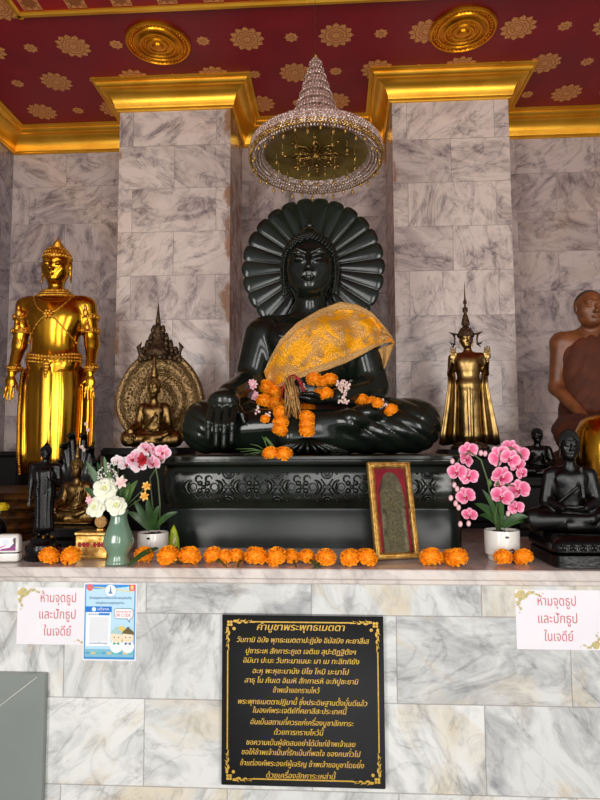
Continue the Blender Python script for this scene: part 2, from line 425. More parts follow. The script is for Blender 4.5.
def small_seated(parent, sc, m, mudra='earth', vox=.011, robe=True, curls=True, spike=True):
    P = seated_prims(mudra)+head_prims((0, .0, .985), .35)
    P.append(Ee((0, .02, 1.135 if spike else 1.12), (.062, .065, .05) if spike else (.045, .05, .04), k=.02))
    if robe:   # edge of the robe over the left shoulder
        P += [Cc((.17, -.03, .70), (.05, -.13, .50), .016, .016, k=.01), Cc((.05, -.13, .50), (-.16, -.06, .34), .016, .016, k=.01),
              Cc((.13, -.05, .72), (.13, -.145, .40), .03, .028, k=.01, sq=.4)]
    if spike: P.append(Cc((0, .02, 1.18), (0, .02, 1.34), .035, .006, k=.02))
    P.append(Pl((0, 0, .004), (0, 0, -1), k=.003))
    o = sdf_obj('body', [dict(p) for p in P], vox, m, parent); o.scale = (sc,)*3
    if curls:
        q = curls_mesh((0, 0, .985), .35, 240, .030, 1.0, 1.0 if spike else .6).build('hair', m, parent); q.scale = (sc,)*3
    return o
def standing_prims(arms='down', robe=True):
    P = [Cc((0, 0, .14), (0, 0, .50), .088, .105, k=.03, sq=.72), Ee((0, 0, .52), (.112, .075, .07), k=.03),
         Cc((0, 0, .56), (0, 0, .65), .092, .105, k=.03, sq=.68), Ee((0, .0, .715), (.132, .076, .095), k=.03),
         Cc((-.105, .005, .775), (.105, .005, .775), .036, .036, k=.03), Cc((0, 0, .77), (0, -.004, .86), .038, .032, k=.03)]
    for s in (-1, 1):
        P += [Cc((s*.05, 0, .16), (s*.045, .0, .03), .040, .026, k=.02), Ee((s*.047, -.035, .014), (.024, .058, .015), k=.015)]
        if arms == 'down':
            P += [Cc((s*.135, .005, .765), (s*.155, .01, .60), .038, .030, k=.02), Cc((s*.155, .01, .60), (s*.165, -.03, .475), .029, .018, k=.015),
                  Ee((s*.166, -.038, .435), (.023, .010, .032), k=.01)]
            for i in range(4): finger(P, (s*(.150+.0105*i), -.042, .412), (s*(.150+.013*i), -.046, .352+.008*abs(i-1.4)), (0, .0, 0), .0052, k=.002)
            finger(P, (s*.147, -.040, .44), (s*.128, -.055, .395), (-s*.004, 0, .002), .006, k=.003)
        elif arms == 'raised':
            P += [Cc((s*.135, .005, .765), (s*.150, .01, .62), .036, .030, k=.02), Cc((s*.150, .01, .62), (s*.145, -.12, .71), .029, .018, k=.015),
                  Ee((s*.145, -.128, .758), (.030, .012, .036), k=.01)]
            for i in range(4): finger(P, (s*(.124+.0138*i), -.132, .782), (s*(.123+.0142*i), -.130, .848-.008*abs(i-1.6)), (0, 0, 0), .0068, k=.002)
            finger(P, (s*.128, -.13, .75), (s*.115, -.135, .79), (-s*.004, 0, 0), .006, k=.003)
    return P
def ray_y(tree, x, z, dflt=None):
    h = tree.ray_cast(Vector((x, -3, z)), Vector((0, 1, 0)))
    return h[0].y if h[0] is not None else dflt
# ---------------------------------------------------------------- Thai lettering: filled glyph outlines
GL = {}
TONE = set('่้๊๋์'); UPV = set('ัิีึืํ็'); LOW = set('ุู')
def glyph(ch):
    if ch in GL: return GL[ch]
    def mk(s):
        cu = bpy.data.curves.new('g', 'FONT'); cu.body = s; cu.size = 1; cu.fill_mode = 'NONE'; cu.resolution_u = 4
        o = bpy.data.objects.new('g', cu); COL.objects.link(o)
        dg = bpy.context.evaluated_depsgraph_get(); me = bpy.data.meshes.new_from_object(o.evaluated_get(dg))
        bpy.data.objects.remove(o); return me
    def width(s):
        me = mk(s); xs = [v.co.x for v in me.vertices]; return (min(xs), max(xs)) if xs else (0, 0)
    if ch == ' ': GL[ch] = ([], .26); return GL[ch]
    me = mk(ch)
    if ch in TONE or ch in UPV or ch in LOW: adv = 0
    else: adv = width(ch+'น')[1]-width('น')[1]
    nxt = {}
    for e in me.edges:
        a, b = e.vertices; nxt.setdefault(a, []).append(b); nxt.setdefault(b, []).append(a)
    seen = set(); segs = []
    for s in nxt:
        if s in seen: continue
        loop = [s]; seen.add(s); cur = s
        while True:
            c = [q for q in nxt[cur] if q not in seen]
            if not c: break
            # keep the vertex order of the outline
            c.sort(key=lambda q: abs(q-cur)); cur = c[0]; seen.add(cur); loop.append(cur)
        pts = [me.vertices[q].co[:2] for q in loop]
        segs += list(zip(pts, pts[1:]+pts[:1]))
    spans = []; dz = .022
    if segs:
        ys = [p[1] for s in segs for p in s]; y = min(ys)+dz/2
        while y < max(ys):
            X = []
            for (x0, y0), (x1, y1) in segs:
                if (y0 <= y) != (y1 <= y): X.append((x0+(y-y0)/(y1-y0)*(x1-x0), 1 if y1 > y0 else -1))
            X.sort(); w = 0
            for i, (x, d) in enumerate(X):
                if w == 0: st = x
                w += d
                if w == 0 and x-st > .004: spans.append((st, x, y-dz/2, y+dz/2))
            y += dz
    GL[ch] = (spans, adv); return GL[ch]
def text_spans(s, track=0.0):
    out = []; x = 0; prev = ''
    s = s.replace('ำ', 'ํา')
    # a tone mark typed before the round mark of "am" sits above it
    for i, ch in enumerate(s):
        sp, adv = glyph(ch); dy = 0
        if ch in TONE and (prev in UPV or (i+1 < len(s) and s[i+1] == 'ํ')): dy = .20
        out += [(a+x, b+x, y0+dy, y1+dy) for a, b, y0, y1 in sp]
        x += adv+(track if adv else 0); prev = ch
    return out, x
def add_text(mb, s, cx, cz, size, y, shear=0.0, width=None, P=None, bold=0.0):
    sp, w = text_spans(s); sx = (width/(w*size)) if width else 1
    P = P or (lambda a, b: (a, y, b))
    for a, b, y0, y1 in sp:
        q = []
        for xx, yy in ((a-bold, y0), (b+bold, y0), (b+bold, y1), (a-bold, y1)):
            q.append(P(cx+(xx-w/2+shear*yy)*size*sx, cz+yy*size))
        mb.poly(q)
# ================================================================ MATERIALS
marble('front_marble', x0=.217, z0=.703, tw=.6, th=.3, light=(228, 229, 225), dark=(164, 166, 168), warm=(212, 190, 146), warm_amt=.5, vein=.6, seed=2, rough=.2, vd=(110, 108, 108),
       stain=None)
marble('pier_marble_left', x0=-1.11, z0=3.43, tw=.6, th=.314, light=(228, 212, 202), dark=(164, 148, 145), warm=(190, 172, 158), warm_amt=.35, vein=.8, seed=5, vd=(98, 88, 92), stain=((-.72, .12, .80), (-1.50, .09, .82)))
marble('pier_marble_right', x0=.83, z0=3.42, tw=.6, th=.311, light=(228, 212, 202), dark=(164, 148, 145), warm=(190, 172, 158), warm_amt=.35, vein=.8, seed=9, vd=(98, 88, 92), stain=((.44, .06, .86),))
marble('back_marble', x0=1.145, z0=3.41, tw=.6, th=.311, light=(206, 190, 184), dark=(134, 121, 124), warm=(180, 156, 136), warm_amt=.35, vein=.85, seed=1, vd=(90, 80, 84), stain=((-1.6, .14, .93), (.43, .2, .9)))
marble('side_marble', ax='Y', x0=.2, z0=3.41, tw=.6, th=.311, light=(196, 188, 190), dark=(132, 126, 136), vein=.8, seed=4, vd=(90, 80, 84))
marble('ledge_marble', x0=-5, z0=-3, tw=20, th=9, light=(232, 222, 214), dark=(184, 174, 168), warm=(214, 190, 170), vein=.35, seed=6, rough=.12)
mat('gold_leaf', (236, 164, 38), 1, .3, (206, 128, 20), 9, .06, 40)
mat('cornice_gold', (244, 186, 60), .75, .3, (228, 162, 40), 5, .10, 12)
mat('gold_polish', (200, 148, 44), 1, .18, (182, 126, 28), 4)
mat('gold_ornament', (240, 186, 78), 1, .38, (214, 150, 44), 60, .3, 220)
mat('bronze', (142, 112, 66), 1, .34, (92, 70, 42), 14, .1, 80)
mat('dark_bronze', (116, 92, 68), .9, .45, (54, 42, 32), 40, .5, 160)
mat('pale_bronze', (168, 138, 86), 1, .30, (122, 96, 56), 14, .05, 60)
mat('jade', (28, 35, 28), 0, .17, (14, 18, 14), 5, 0.05, 18, coat=0, spec=.42)
mat('jade_plinth', (28, 36, 32), 0, .28, (18, 23, 21), 6, 0.04, 14, spec=.32)
mat('black_metal', (6, 5, 5), 0, .22, (11, 10, 9), 20, .1, 90, spec=.32)
mat('black_wood', (9, 7, 6), 0, .6, (13, 10, 8), 8, spec=.2)
mat('plaque_black', (12, 13, 16), 0, .08, (16, 17, 20), 4, spec=.6)
mat('letter_gold', (226, 186, 84), .2, .4, (200, 156, 56), 80)
mat('ceiling_red', (150, 12, 34), 0, .5, (132, 10, 30), 3)
mat('panel_red', (176, 12, 26), 0, .45, (150, 8, 20), 3)
mat('stencil_gold', (248, 176, 108), .1, .5, (222, 146, 82), 90, .3, 200)
mat('stencil_shade', (160, 92, 46), .1, .55, (176, 104, 50), 90)
mat('marigold', (255, 176, 12), 0, .65, (255, 146, 4), 40)
mat('maroon_petal', (120, 6, 24), 0, .6, (90, 4, 18), 40)
mat('leaf', (34, 66, 30), 0, .38, (58, 92, 42), 18, .1, 60)
mat('leaf_light', (98, 128, 66), 0, .45, (70, 104, 52), 18)
mat('lime_leaf', (170, 186, 30), 0, .4, (134, 156, 24), 14)
mat('stem', (92, 110, 62), 0, .5, (70, 88, 50), 18)
mat('celadon', (104, 134, 112), 0, .14, (122, 150, 126), 9, coat=.7)
mat('white_ceramic', (232, 230, 222), 0, .25, (224, 220, 212), 6, coat=.3)
mat('soil', (44, 32, 24), 0, .9, (70, 54, 40), 60, .6, 120)
mat('paper', (238, 234, 238), 0, .6, (232, 228, 234), 4)
mat('grey_panel', (142, 148, 144), .1, .3, (132, 138, 134), 2)
mat('monk_skin', (134, 80, 46), 0, .4, (104, 58, 32), 16, .12, 60)
mat('monk_robe', (92, 40, 10), 0, .8, (70, 28, 7), 10, .2, 90)
mat('grey_hair', (84, 66, 54), 0, .8, (60, 46, 38), 90)
mat('red_thread', (190, 16, 30), 0, .6, (120, 8, 20), 60)
mat('jasmine', (238, 220, 206), 0, .6, (232, 188, 186), 40)
mat('tan_thread', (206, 164, 98), .2, .5, (140, 92, 42), 60, .5, 200)
mat('crystal', (236, 222, 214), .6, .2, (186, 150, 128), 60, .5, 120)
mat('crystal_gold', (206, 168, 96), .9, .25, (140, 104, 44), 50, .5, 120)
mat('dome_inside', (168, 144, 78), .4, .3, (120, 100, 48), 9)
mat('gold_dark', (104, 66, 22), .7, .4, (50, 30, 12), 20, .3, 60)
mat('grout_floor', (96, 92, 88), 0, .35, (120, 114, 108), 2)
mat('frame_gold', (232, 196, 116), .75, .3, (180, 130, 54), 60, .2, 200)
mat('red_velvet', (168, 14, 44), 0, .8, (140, 8, 34), 20, sheen=.4)
mat('amulet_grey', (160, 150, 112), .2, .45, (104, 98, 74), 30, .8, 120)
mat('plain_grey', (60, 62, 66), 0, .6, (50, 52, 56), 5)
attr_mat('painted', .55); attr_mat('petal', .55, spec=.3, sss=.1); attr_mat('print', .35)
# orange-gold brocade
def brocade():
    m, t, b = nt('brocade'); tc = N(t, 'ShaderNodeTexCoord')
    n = N(t, 'ShaderNodeTexNoise'); n.inputs['Scale'].default_value = 9; n.inputs['Detail'].default_value = 5; n.inputs['Distortion'].default_value = 1.6
    v = N(t, 'ShaderNodeTexVoronoi'); v.inputs['Scale'].default_value = 140
    L(t, tc.outputs['Object'], n.inputs['Vector']); L(t, tc.outputs['Object'], v.inputs['Vector'])
    r = N(t, 'ShaderNodeValToRGB'); r.color_ramp.elements[0].position = .47; r.color_ramp.elements[0].color = lin((255, 176, 6))+(1,)
    r.color_ramp.elements[1].position = .56; r.color_ramp.elements[1].color = lin((216, 160, 84))+(1,)
    L(t, n.outputs['Fac'], r.inputs['Fac']); L(t, r.outputs[0], b.inputs['Base Color'])
    b.inputs['Metallic'].default_value = .3; b.inputs['Roughness'].default_value = .36; 
    bp = N(t, 'ShaderNodeBump'); bp.inputs['Strength'].default_value = .7; bp.inputs['Distance'].default_value = .006
    L(t, v.outputs['Distance'], bp.inputs['Height']); L(t, bp.outputs[0], b.inputs['Normal'])
    MATS['brocade'] = m
brocade()
def aureole_m():
    m, t, b = nt('aureole_bronze'); tc = N(t, 'ShaderNodeTexCoord'); v = N(t, 'ShaderNodeTexVoronoi'); v.inputs['Scale'].default_value = 75
    L(t, tc.outputs['Object'], v.inputs['Vector']); r = N(t, 'ShaderNodeValToRGB'); r.color_ramp.elements[0].color = lin((60, 44, 28))+(1,); r.color_ramp.elements[1].color = lin((150, 120, 78))+(1,)
    r.color_ramp.elements[0].position = .1; r.color_ramp.elements[1].position = .6
    L(t, v.outputs['Distance'], r.inputs['Fac']); L(t, r.outputs[0], b.inputs['Base Color']); b.inputs['Metallic'].default_value = .7; b.inputs['Roughness'].default_value = .45
    bp = N(t, 'ShaderNodeBump'); bp.inputs['Strength'].default_value = .8; bp.inputs['Distance'].default_value = .004; L(t, v.outputs['Distance'], bp.inputs['Height']); L(t, bp.outputs[0], b.inputs['Normal'])
    MATS['aureole_bronze'] = m
aureole_m()
mat('brocade_border', (232, 190, 118), .3, .4, (196, 138, 76), 160, .8, 200)
# clear glass over the framed amulet
mg, tg, bg = nt('glass'); bg.inputs['Transmission Weight'].default_value = 1; bg.inputs['Roughness'].default_value = .02; bg.inputs['IOR'].default_value = 1.1; MATS['glass'] = mg
# ================================================================ SETTING
ZC = 4.172; YP = 1.89; YB = 2.45; XL = -2.60; XR = 2.75; ZL = 1.168
mb = MB(); mb.box((0, -2.0, -.05), (4.2, 4.6, .05)); struct('floor', mb, 'grout_floor')
mb = MB(); mb.box(((XL+XR)/2, .045, .56), ((XR-XL)/2, .02, .572)); struct('wall_front', mb, 'front_marble')
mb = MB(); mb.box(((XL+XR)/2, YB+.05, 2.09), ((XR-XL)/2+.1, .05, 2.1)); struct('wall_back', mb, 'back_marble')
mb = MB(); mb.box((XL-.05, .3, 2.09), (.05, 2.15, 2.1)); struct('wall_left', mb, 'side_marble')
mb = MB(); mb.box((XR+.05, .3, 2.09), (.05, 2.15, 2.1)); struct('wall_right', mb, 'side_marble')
mb = MB(); mb.box((-1.11, (YP+YB)/2, 2.09), (.40, (YB-YP)/2, 2.1)); struct('wall_pier_left', mb, 'pier_marble_left')
mb = MB(); mb.box((.83, (YP+YB)/2, 2.09), (.40, (YB-YP)/2, 2.1)); struct('wall_pier_right', mb, 'pier_marble_right')
mb = MB(); mb.box(((XL+XR)/2, .3, ZC+.05), ((XR-XL)/2+.1, 2.25, .05)); ceil = struct('ceiling', mb, 'ceiling_red')
# stencilled star rosettes on the ceiling
mb = MB(); mb2 = MB()
def star(b, cx, cy, z, R, n, inner=.82, ph=0):
    c = b.vert((cx, cy, z)); pts = [b.vert((cx+R*(1 if k % 2 == 0 else inner)*math.cos(ph+PI*k/n), cy+R*(1 if k % 2 == 0 else inner)*math.sin(ph+PI*k/n), z)) for k in range(2*n)]
    for k in range(2*n): b.face(c, pts[(k+1) % (2*n)], pts[k])
def annulus(b, cx, cy, z, r0, r1, n=36, wave=0, wn=12):
    A = []; B = []
    for k in range(n):
        a = 2*PI*k/n; w = 1+wave*math.cos(wn*a)
        A.append(b.vert((cx+r0*w*math.cos(a), cy+r0*w*math.sin(a), z))); B.append(b.vert((cx+r1*w*math.cos(a), cy+r1*w*math.sin(a), z)))
    for k in range(n): b.face(A[k], A[(k+1) % n], B[(k+1) % n], B[k])
for row in range(-1, 4):
    for k in range(-3, 16):
        x = -1.645+.2805*k; y = 1.405+.36*row
        if y < 1.08 and x > -1.88: continue
        if row == 0 and k in (2, 9): continue
        if (k+row) % 2 == 0:
            star(mb, x, y, ZC-.002, .112, 12)
            for r0, r1 in ((.026, .031), (.044, .048), (.066, .071)): annulus(mb2, x, y, ZC-.003, r0, r1, 48, .05, 12)
            for j in range(12):
                a = PI*(j+.5)/6; star(mb2, x+.086*math.cos(a), y+.086*math.sin(a), ZC-.003, .009, 4, .6)
        else:
            star(mb, x, y, ZC-.002, .046, 8, .75); annulus(mb2, x, y, ZC-.003, .012, .016, 24, .1, 8)
struct('ceiling_stencil', mb, 'stencil_gold', parent=ceil); struct('ceiling_stencil_lines', mb2, 'stencil_shade', parent=ceil)
# gold crown moulding swept round walls and piers
prof = [(0, 4.0), (.014, 4.0), (.018, 4.006), (.018, 4.014), (.026, 4.018), (.030, 4.03), (.034, 4.05), (.042, 4.07), (.056, 4.09), (.076, 4.106), (.100, 4.115), (.112, 4.117), (.112, 4.126),
        (.120, 4.129), (.130, 4.137), (.136, 4.146), (.136, 4.152), (.152, 4.155), (.160, 4.160), (.160, 4.171), (0, 4.171)]
plan = [(XL, -1.8), (XL, YB), (-1.51, YB), (-1.51, YP), (-.71, YP), (-.71, YB), (.43, YB), (.43, YP), (1.23, YP), (1.23, YB), (XR, YB), (XR, -1.8)]
def offs(o):
    out = []
    for i, p in enumerate(plan):
        def nrm(a, b): d = Vector((b[0]-a[0], b[1]-a[1])).normalized(); return Vector((d.y, -d.x))
        ns = []
        if i > 0: ns.append(nrm(plan[i-1], p))
        if i < len(plan)-1: ns.append(nrm(p, plan[i+1]))
        v = ns[0] if len(ns) == 1 else ns[0]+ns[1]
        out.append((p[0]+v.x*o, p[1]+v.y*o))
    return out
mb = MB()
rows = [[(x, y, z) for x, y in offs(o)] for o, z in prof]
for a, b in zip(rows, rows[1:]):
    for k in range(len(plan)-1): mb.poly([a[k], a[k+1], b[k+1], b[k]])
me = mb.mesh('trim_1', True)
import bmesh
bm = bmesh.new(); bm.from_mesh(me); bmesh.ops.remove_doubles(bm, verts=bm.verts, dist=1e-5); bmesh.ops.recalc_face_normals(bm, faces=bm.faces); bm.to_mesh(me); bm.free()
me.set_sharp_from_angle(angle=math.radians(28)); me.materials.append(MATS['cornice_gold']); link('trim_1', me, kind='structure')
# raised ceiling panel with gold border (nearest the viewer)
mb = MB(); mb.box((.45, .15, ZC-.004), (2.27, .93, .004)); struct('trim_2', mb, 'panel_red')
mb = MB()
for a, b in (((-1.84, 1.10), (2.74, 1.10)), ((-1.84, 1.10), (-1.84, -.8))):
    pr2 = [(-.022, 0), (-.022, -.016), (-.012, -.026), (.006, -.026), (.012, -.016), (.022, -.010), (.022, 0)]
    if a[1] == b[1]: r = [[(a[0]-.022, a[1]+o, ZC+z) for o, z in pr2], [(b[0], b[1]+o, ZC+z) for o, z in pr2]]
    else: r = [[(a[0]-o, a[1]+.022, ZC+z) for o, z in pr2], [(b[0]-o, b[1], ZC+z) for o, z in pr2]]
    mb.loft(r)
struct('trim_3', mb, 'cornice_gold')
mb = MB(); mb2 = MB()
for i in range(14):
    for j in range(3):
        x = -1.734+.267*i; y = 1.01-.27*j
        mb.box((x, y, ZC-.0095), (.057, .057, .0012)); star(mb2, x, y, ZC-.0112, .047, 8, .7); annulus(mb2, x, y, ZC-.0115, .050, .054, 4)
        for sx in (-1, 1):
            for sy in (-1, 1): annulus(mb2, x+.04*sx, y+.04*sy, ZC-.0112, .006, .011, 10)
p2 = bpy.data.objects['trim_2']; struct('panel_motif', mb, 'stencil_gold', parent=p2); struct('panel_motif_lines', mb2, 'stencil_shade', parent=p2)
# round gold ceiling medallions
def medallion(x, y, label):
    t = thing('ceiling_medallion', label, 'ceiling medallion', (x, y, ZC), group='round gold ceiling medallions')
    pf = [(.205, 0), (.205, -.012), (.196, -.020), (.188, -.020), (.184, -.010), (.160, -.010), (.154, -.020), (.146, -.020), (.142, -.014), (.120, -.018), (.112, -.026), (.104, -.026), (.098, -.018),
          (.072, -.022), (.066, -.030), (.058, -.030), (.052, -.024), (.036, -.026), (.030, -.036), (.0, -.040)]
    m = MB(); m.lathe(pf, seg=64, cap=False); m.build('disc', 'gold_leaf', t, auto=35)
    for n, r, s in ((44, .173, .0085), (36, .131, .006), (28, .086, .006)):
        m = MB()
        for k in range(n): a = 2*PI*k/n; m.ball((r*math.cos(a), r*math.sin(a), -.014 if r > .1 else -.022), (s, s*1.1, s*.8), 6, 4)
        m.build('beading', 'gold_leaf', t)
medallion(-1.093, 1.406, 'round gold embossed medallion on the red ceiling, above the left marble pier')
medallion(.821, 1.396, 'round gold embossed medallion on the red ceiling, above the right marble pier')
# altar top
lt = thing('altar_ledge', 'long polished marble altar top carrying all the statues and flowers', 'ledge', (0, 0, ZL))
mb = MB(); e = .003
pl = [(XL+e, 0), (XR-e, 0), (XR-e, YB-e), (1.23+e, YB-e), (1.23+e, YP-e), (.43-e, YP-e), (.43-e, YB-e), (-.71+e, YB-e), (-.71+e, YP-e), (-1.51-e, YP-e), (-1.51-e, YB-e), (XL+e, YB-e)]
mb.loft([[(x, y+(i < 2)*.004, -.036) for i, (x, y) in enumerate(pl)], [(x, y, -.032) for x, y in pl], [(x, y, -.004) for x, y in pl], [(x, y+(i < 2)*.004, 0) for i, (x, y) in enumerate(pl)]])
mb.build('slab', 'ledge_marble', lt, smooth=False)
mb = MB(); mb.box(((XL+XR)/2, .04, -.046), ((XR-XL)/2-.002, .025, .0095), .004); mb.build('moulding', 'ledge_marble', lt, smooth=False)
# ---------------------------------------------------------------- grey panel at the lower left
p = at(45.5, 674, .0)
t = thing('grey_panel', 'plain glossy grey panel standing against the altar front at the lower left', 'panel', (p.x-.36, .0, 0))
mb = MB(); mb.box((0, .011, p.z/2), (.36, .011, p.z/2-.001), .002); mb.build('board', 'grey_panel', t, smooth=False)
mb = MB(); a = at(37, 677, -.001)-t.location; b = at(-30, 729, -.001)-t.location; mb.tube([a, b], .0011, 6); mb.build('wire', 'white_ceramic', t)  # thin pale line slanting across the board
# ================================================================ SIGNS
def corners(cx, cz, w, h, y, m, flipx, flipz, s, cols):
    """little spray of leaves in a corner"""
    for k in range(13):
        f = k/12
        for ax in (0, 1):
            d = f*s
            x, z = (d, .006*math.sin(f*9)+.010*(1-f)) if ax == 0 else (.006*math.sin(f*9)+.010*(1-f), d*.8)
            r = (.0065*(1-f)+.0022)*s/.075
            y -= .00003; m.col(cols[k % len(cols)]); X = cx+flipx*(x+.006); Z = cz+flipz*(z+.006); q = []
            for j in range(8): a = 2*PI*j/8; q.append((X+r*1.5*math.cos(a)*(math.cos(k)), y, Z+r*math.sin(a)+r*math.cos(a)*math.sin(k)*.8))
            m.poly(q)
def notice(u0, v0, label, cu, rows):
    p = at(u0, v0, .02); w, h = .290, .203
    t = thing('notice_sign', label, 'sign', (p.x, .0262, p.z-h), group='white paper notices on the altar front')
    m = MB(); m.box((w/2, -.001, h/2), (w/2, .0007, h/2)); m.build('paper', 'paper', t, smooth=False)
    for fx, fz, sz in ((1, -1, .085), (-1, 1, .062)):
        m = MB(); corners(.004 if fx > 0 else w-.004, h-.004 if fz < 0 else .004, w, h, -.0022, m, fx, fz, sz, ((206, 186, 126), (176, 178, 128), (216, 168, 120)))
        m.build('corner_ornament', 'print', t, smooth=False, col=True)
    m = MB().col((206, 96, 100))
    for s, ua, ub, v in rows:
        a = at(ua, v, .022)-t.location; b = at(ub, v, .022)-t.location
        add_text(m, s, (a.x+b.x)/2, a.z, .046, -.0024, 0, abs(b.x-a.x))
    m.build('lettering', 'print', t, smooth=False, col=True)
notice(17.5, 587.5, 'white paper notice in red Thai letters, partly behind the blue poster', 58, (('ห้ามจุดธูป', 39.5, 76.5, 602), ('และปักธูป', 38, 76, 618.5), ('ในเจดีย์', 43, 71, 635.5)))
notice(515.5, 590, 'white paper notice in red Thai letters at the right end of the altar front', 558, (('ห้ามจุดธูป', 537, 577, 605.5), ('และปักธูป', 537.5, 578.5, 623), ('ในเจดีย์', 544.5, 574, 641)))
# blue donation poster
p = at(81.5, 661, .016); q = at(136.5, 584, .016); pw, ph = q.x-p.x, q.z-p.z
t = thing('donation_poster', 'light blue donation poster with two cartoon children and a round emblem', 'poster', (p.x, .0236, p.z))
m = MB(); m.box((pw/2, 0, ph/2), (pw/2, .0008, ph/2)); m.build('sheet', 'paper', t, smooth=False)
m = MB()
LY = [-.0015]
def R4(x0, x1, z0, z1, c):
    LY[0] -= .00004; m.col(c); y = LY[0]; m.poly([(x0*pw, y, z0*ph), (x1*pw, y, z0*ph), (x1*pw, y, z1*ph), (x0*pw, y, z1*ph)])
def D4(cx, cz, r, c, sz=1, n=20, a0=0, a1=2*PI):
    LY[0] -= .00004; m.col(c); y = LY[0]; m.poly([(cx*pw+r*pw*math.cos(a0+(a1-a0)*k/n), y, cz*ph+r*pw*sz*math.sin(a0+(a1-a0)*k/n)) for k in range(n)])
def P4(pts, c): LY[0] -= .00004; m.col(c); m.poly([(x*pw, LY[0], z*ph) for x, z in pts])
R4(.025, .975, .02, .985, (58, 142, 206)); R4(.045, .955, .05, .97, (186, 222, 242))
P4(((.045, .985), (.045, .935), (.30, .925), (.55, .935), (.8, .955), (.955, .975), (.955, .985)), (48, 140, 214))
P4(((.12, .955), (.30, .935), (.55, .92), (.75, .90), (.93, .885), (.93, .895), (.75, .915), (.55, .94), (.30, .95)), (232, 208, 120))
D4(.115, .945, .062, (224, 96, 104)); R4(.05, .165, .925, .965, (226, 110, 112)); R4(.855, .965, .905, .985, (224, 84, 60)); D4(.91, .955, .028, (250, 214, 130))
for k in range(3): R4(.875, .945, .918+.008*k, .921+.008*k, (250, 220, 200))
D4(.505, .905, .112, (120, 172, 214), n=32); D4(.505, .905, .104, (240, 248, 252), n=32)
P4(((.455, .865), (.555, .865), (.548, .872), (.462, .872)), (86, 140, 190)); P4(((.47, .872), (.54, .872), (.522, .90), (.512, .955), (.505, .968), (.498, .955), (.488, .90)), (86, 140, 190)); R4(.463, .547, .885, .889, (86, 140, 190))
R4(.04, .535, .625, .70, (30, 120, 206)); D4(.2, .662, .04, (230, 240, 250))
R4(.06, .52, .19, .625, (244, 247, 250)); R4(.295, .50, .585, .615, (40, 128, 210))
R4(.12, .48, .245, .565, (225, 228, 232))                      # the square where the code was is left blank
# speech bubble
for cx, cz in ((.64, .635), (.88, .635), (.64, .585), (.88, .585)): D4(cx, cz, .062, (34, 96, 110))
R4(.58, .94, .585, .635, (34, 96, 110)); R4(.64, .88, .54, .68, (34, 96, 110)); P4(((.80, .56), (.89, .56), (.875, .495)), (34, 96, 110))
for cx, cz in ((.64, .635), (.88, .635), (.64, .585), (.88, .585)): D4(cx, cz, .052, (252, 252, 252))
R4(.59, .93, .585, .635, (252, 252, 252)); R4(.64, .88, .548, .672, (252, 252, 252)); P4(((.81, .57), (.88, .57), (.87, .515)), (252, 252, 252))
# ground band and children
R4(.045, .955, .05, .15, (130, 190, 214)); 
for k in range(9): D4(.1+.1*k, .10, .05, ((92, 170, 200), (206, 196, 150), (110, 188, 190))[k % 3], .5)
P4(((.68, .20), (.72, .45), (.76, .20)), (226, 190, 110)); D4(.73, .40, .07, (230, 200, 110))
for cx, hair, bow, shirt in ((.635, (170, 206, 206), (20, 150, 110), (236, 246, 244)), (.85, (104, 92, 48), (24, 84, 150), (244, 246, 250))):
    D4(cx, .19, .12, shirt, 1.0); D4(cx, .31, .108, (250, 224, 196), .95); D4(cx, .34, .112, hair, .95, 16, 0, PI); D4(cx, .415, .034, hair)
    for s in (-1, 1): D4(cx+s*.04, .305, .012, (70, 50, 40)); P4(((cx, .225), (cx+s*.055, .245), (cx+s*.055, .205)), bow)
    P4(((cx-.02, .275), (cx+.02, .275), (cx, .268)), (200, 90, 90))
m.build('printed_design', 'print', t, smooth=False, col=True)
m = MB().col((70, 110, 150)); y = LY[0]-.0002
def ptxt(s, x, z, sz, w): add_text(m, s, x*pw, z*ph, sz, y, 0, w*pw)
ptxt('ร่วมบุญบูรณะองค์พระเจดีย์ และอุปถัมภ์วัด', .51, .80, .011, .80); ptxt('ขออนุโมทนาบุญกับทุกท่าน', .5, .735, .011, .54)
m.col((246, 250, 255)); ptxt('บริจาค', .38, .652, .014, .22); m.col((60, 110, 160)); ptxt('สแกนจ่าย', .2, .59, .009, .2); ptxt('ขอบคุณที่ร่วมบุญ', .3, .218, .008, .34)
m.col((216, 80, 90)); ptxt('สแกนบริจาค', .76, .625, .011, .30); ptxt('QR CODE', .75, .572, .016, .30)
m.build('lettering', 'print', t, smooth=False, col=True)
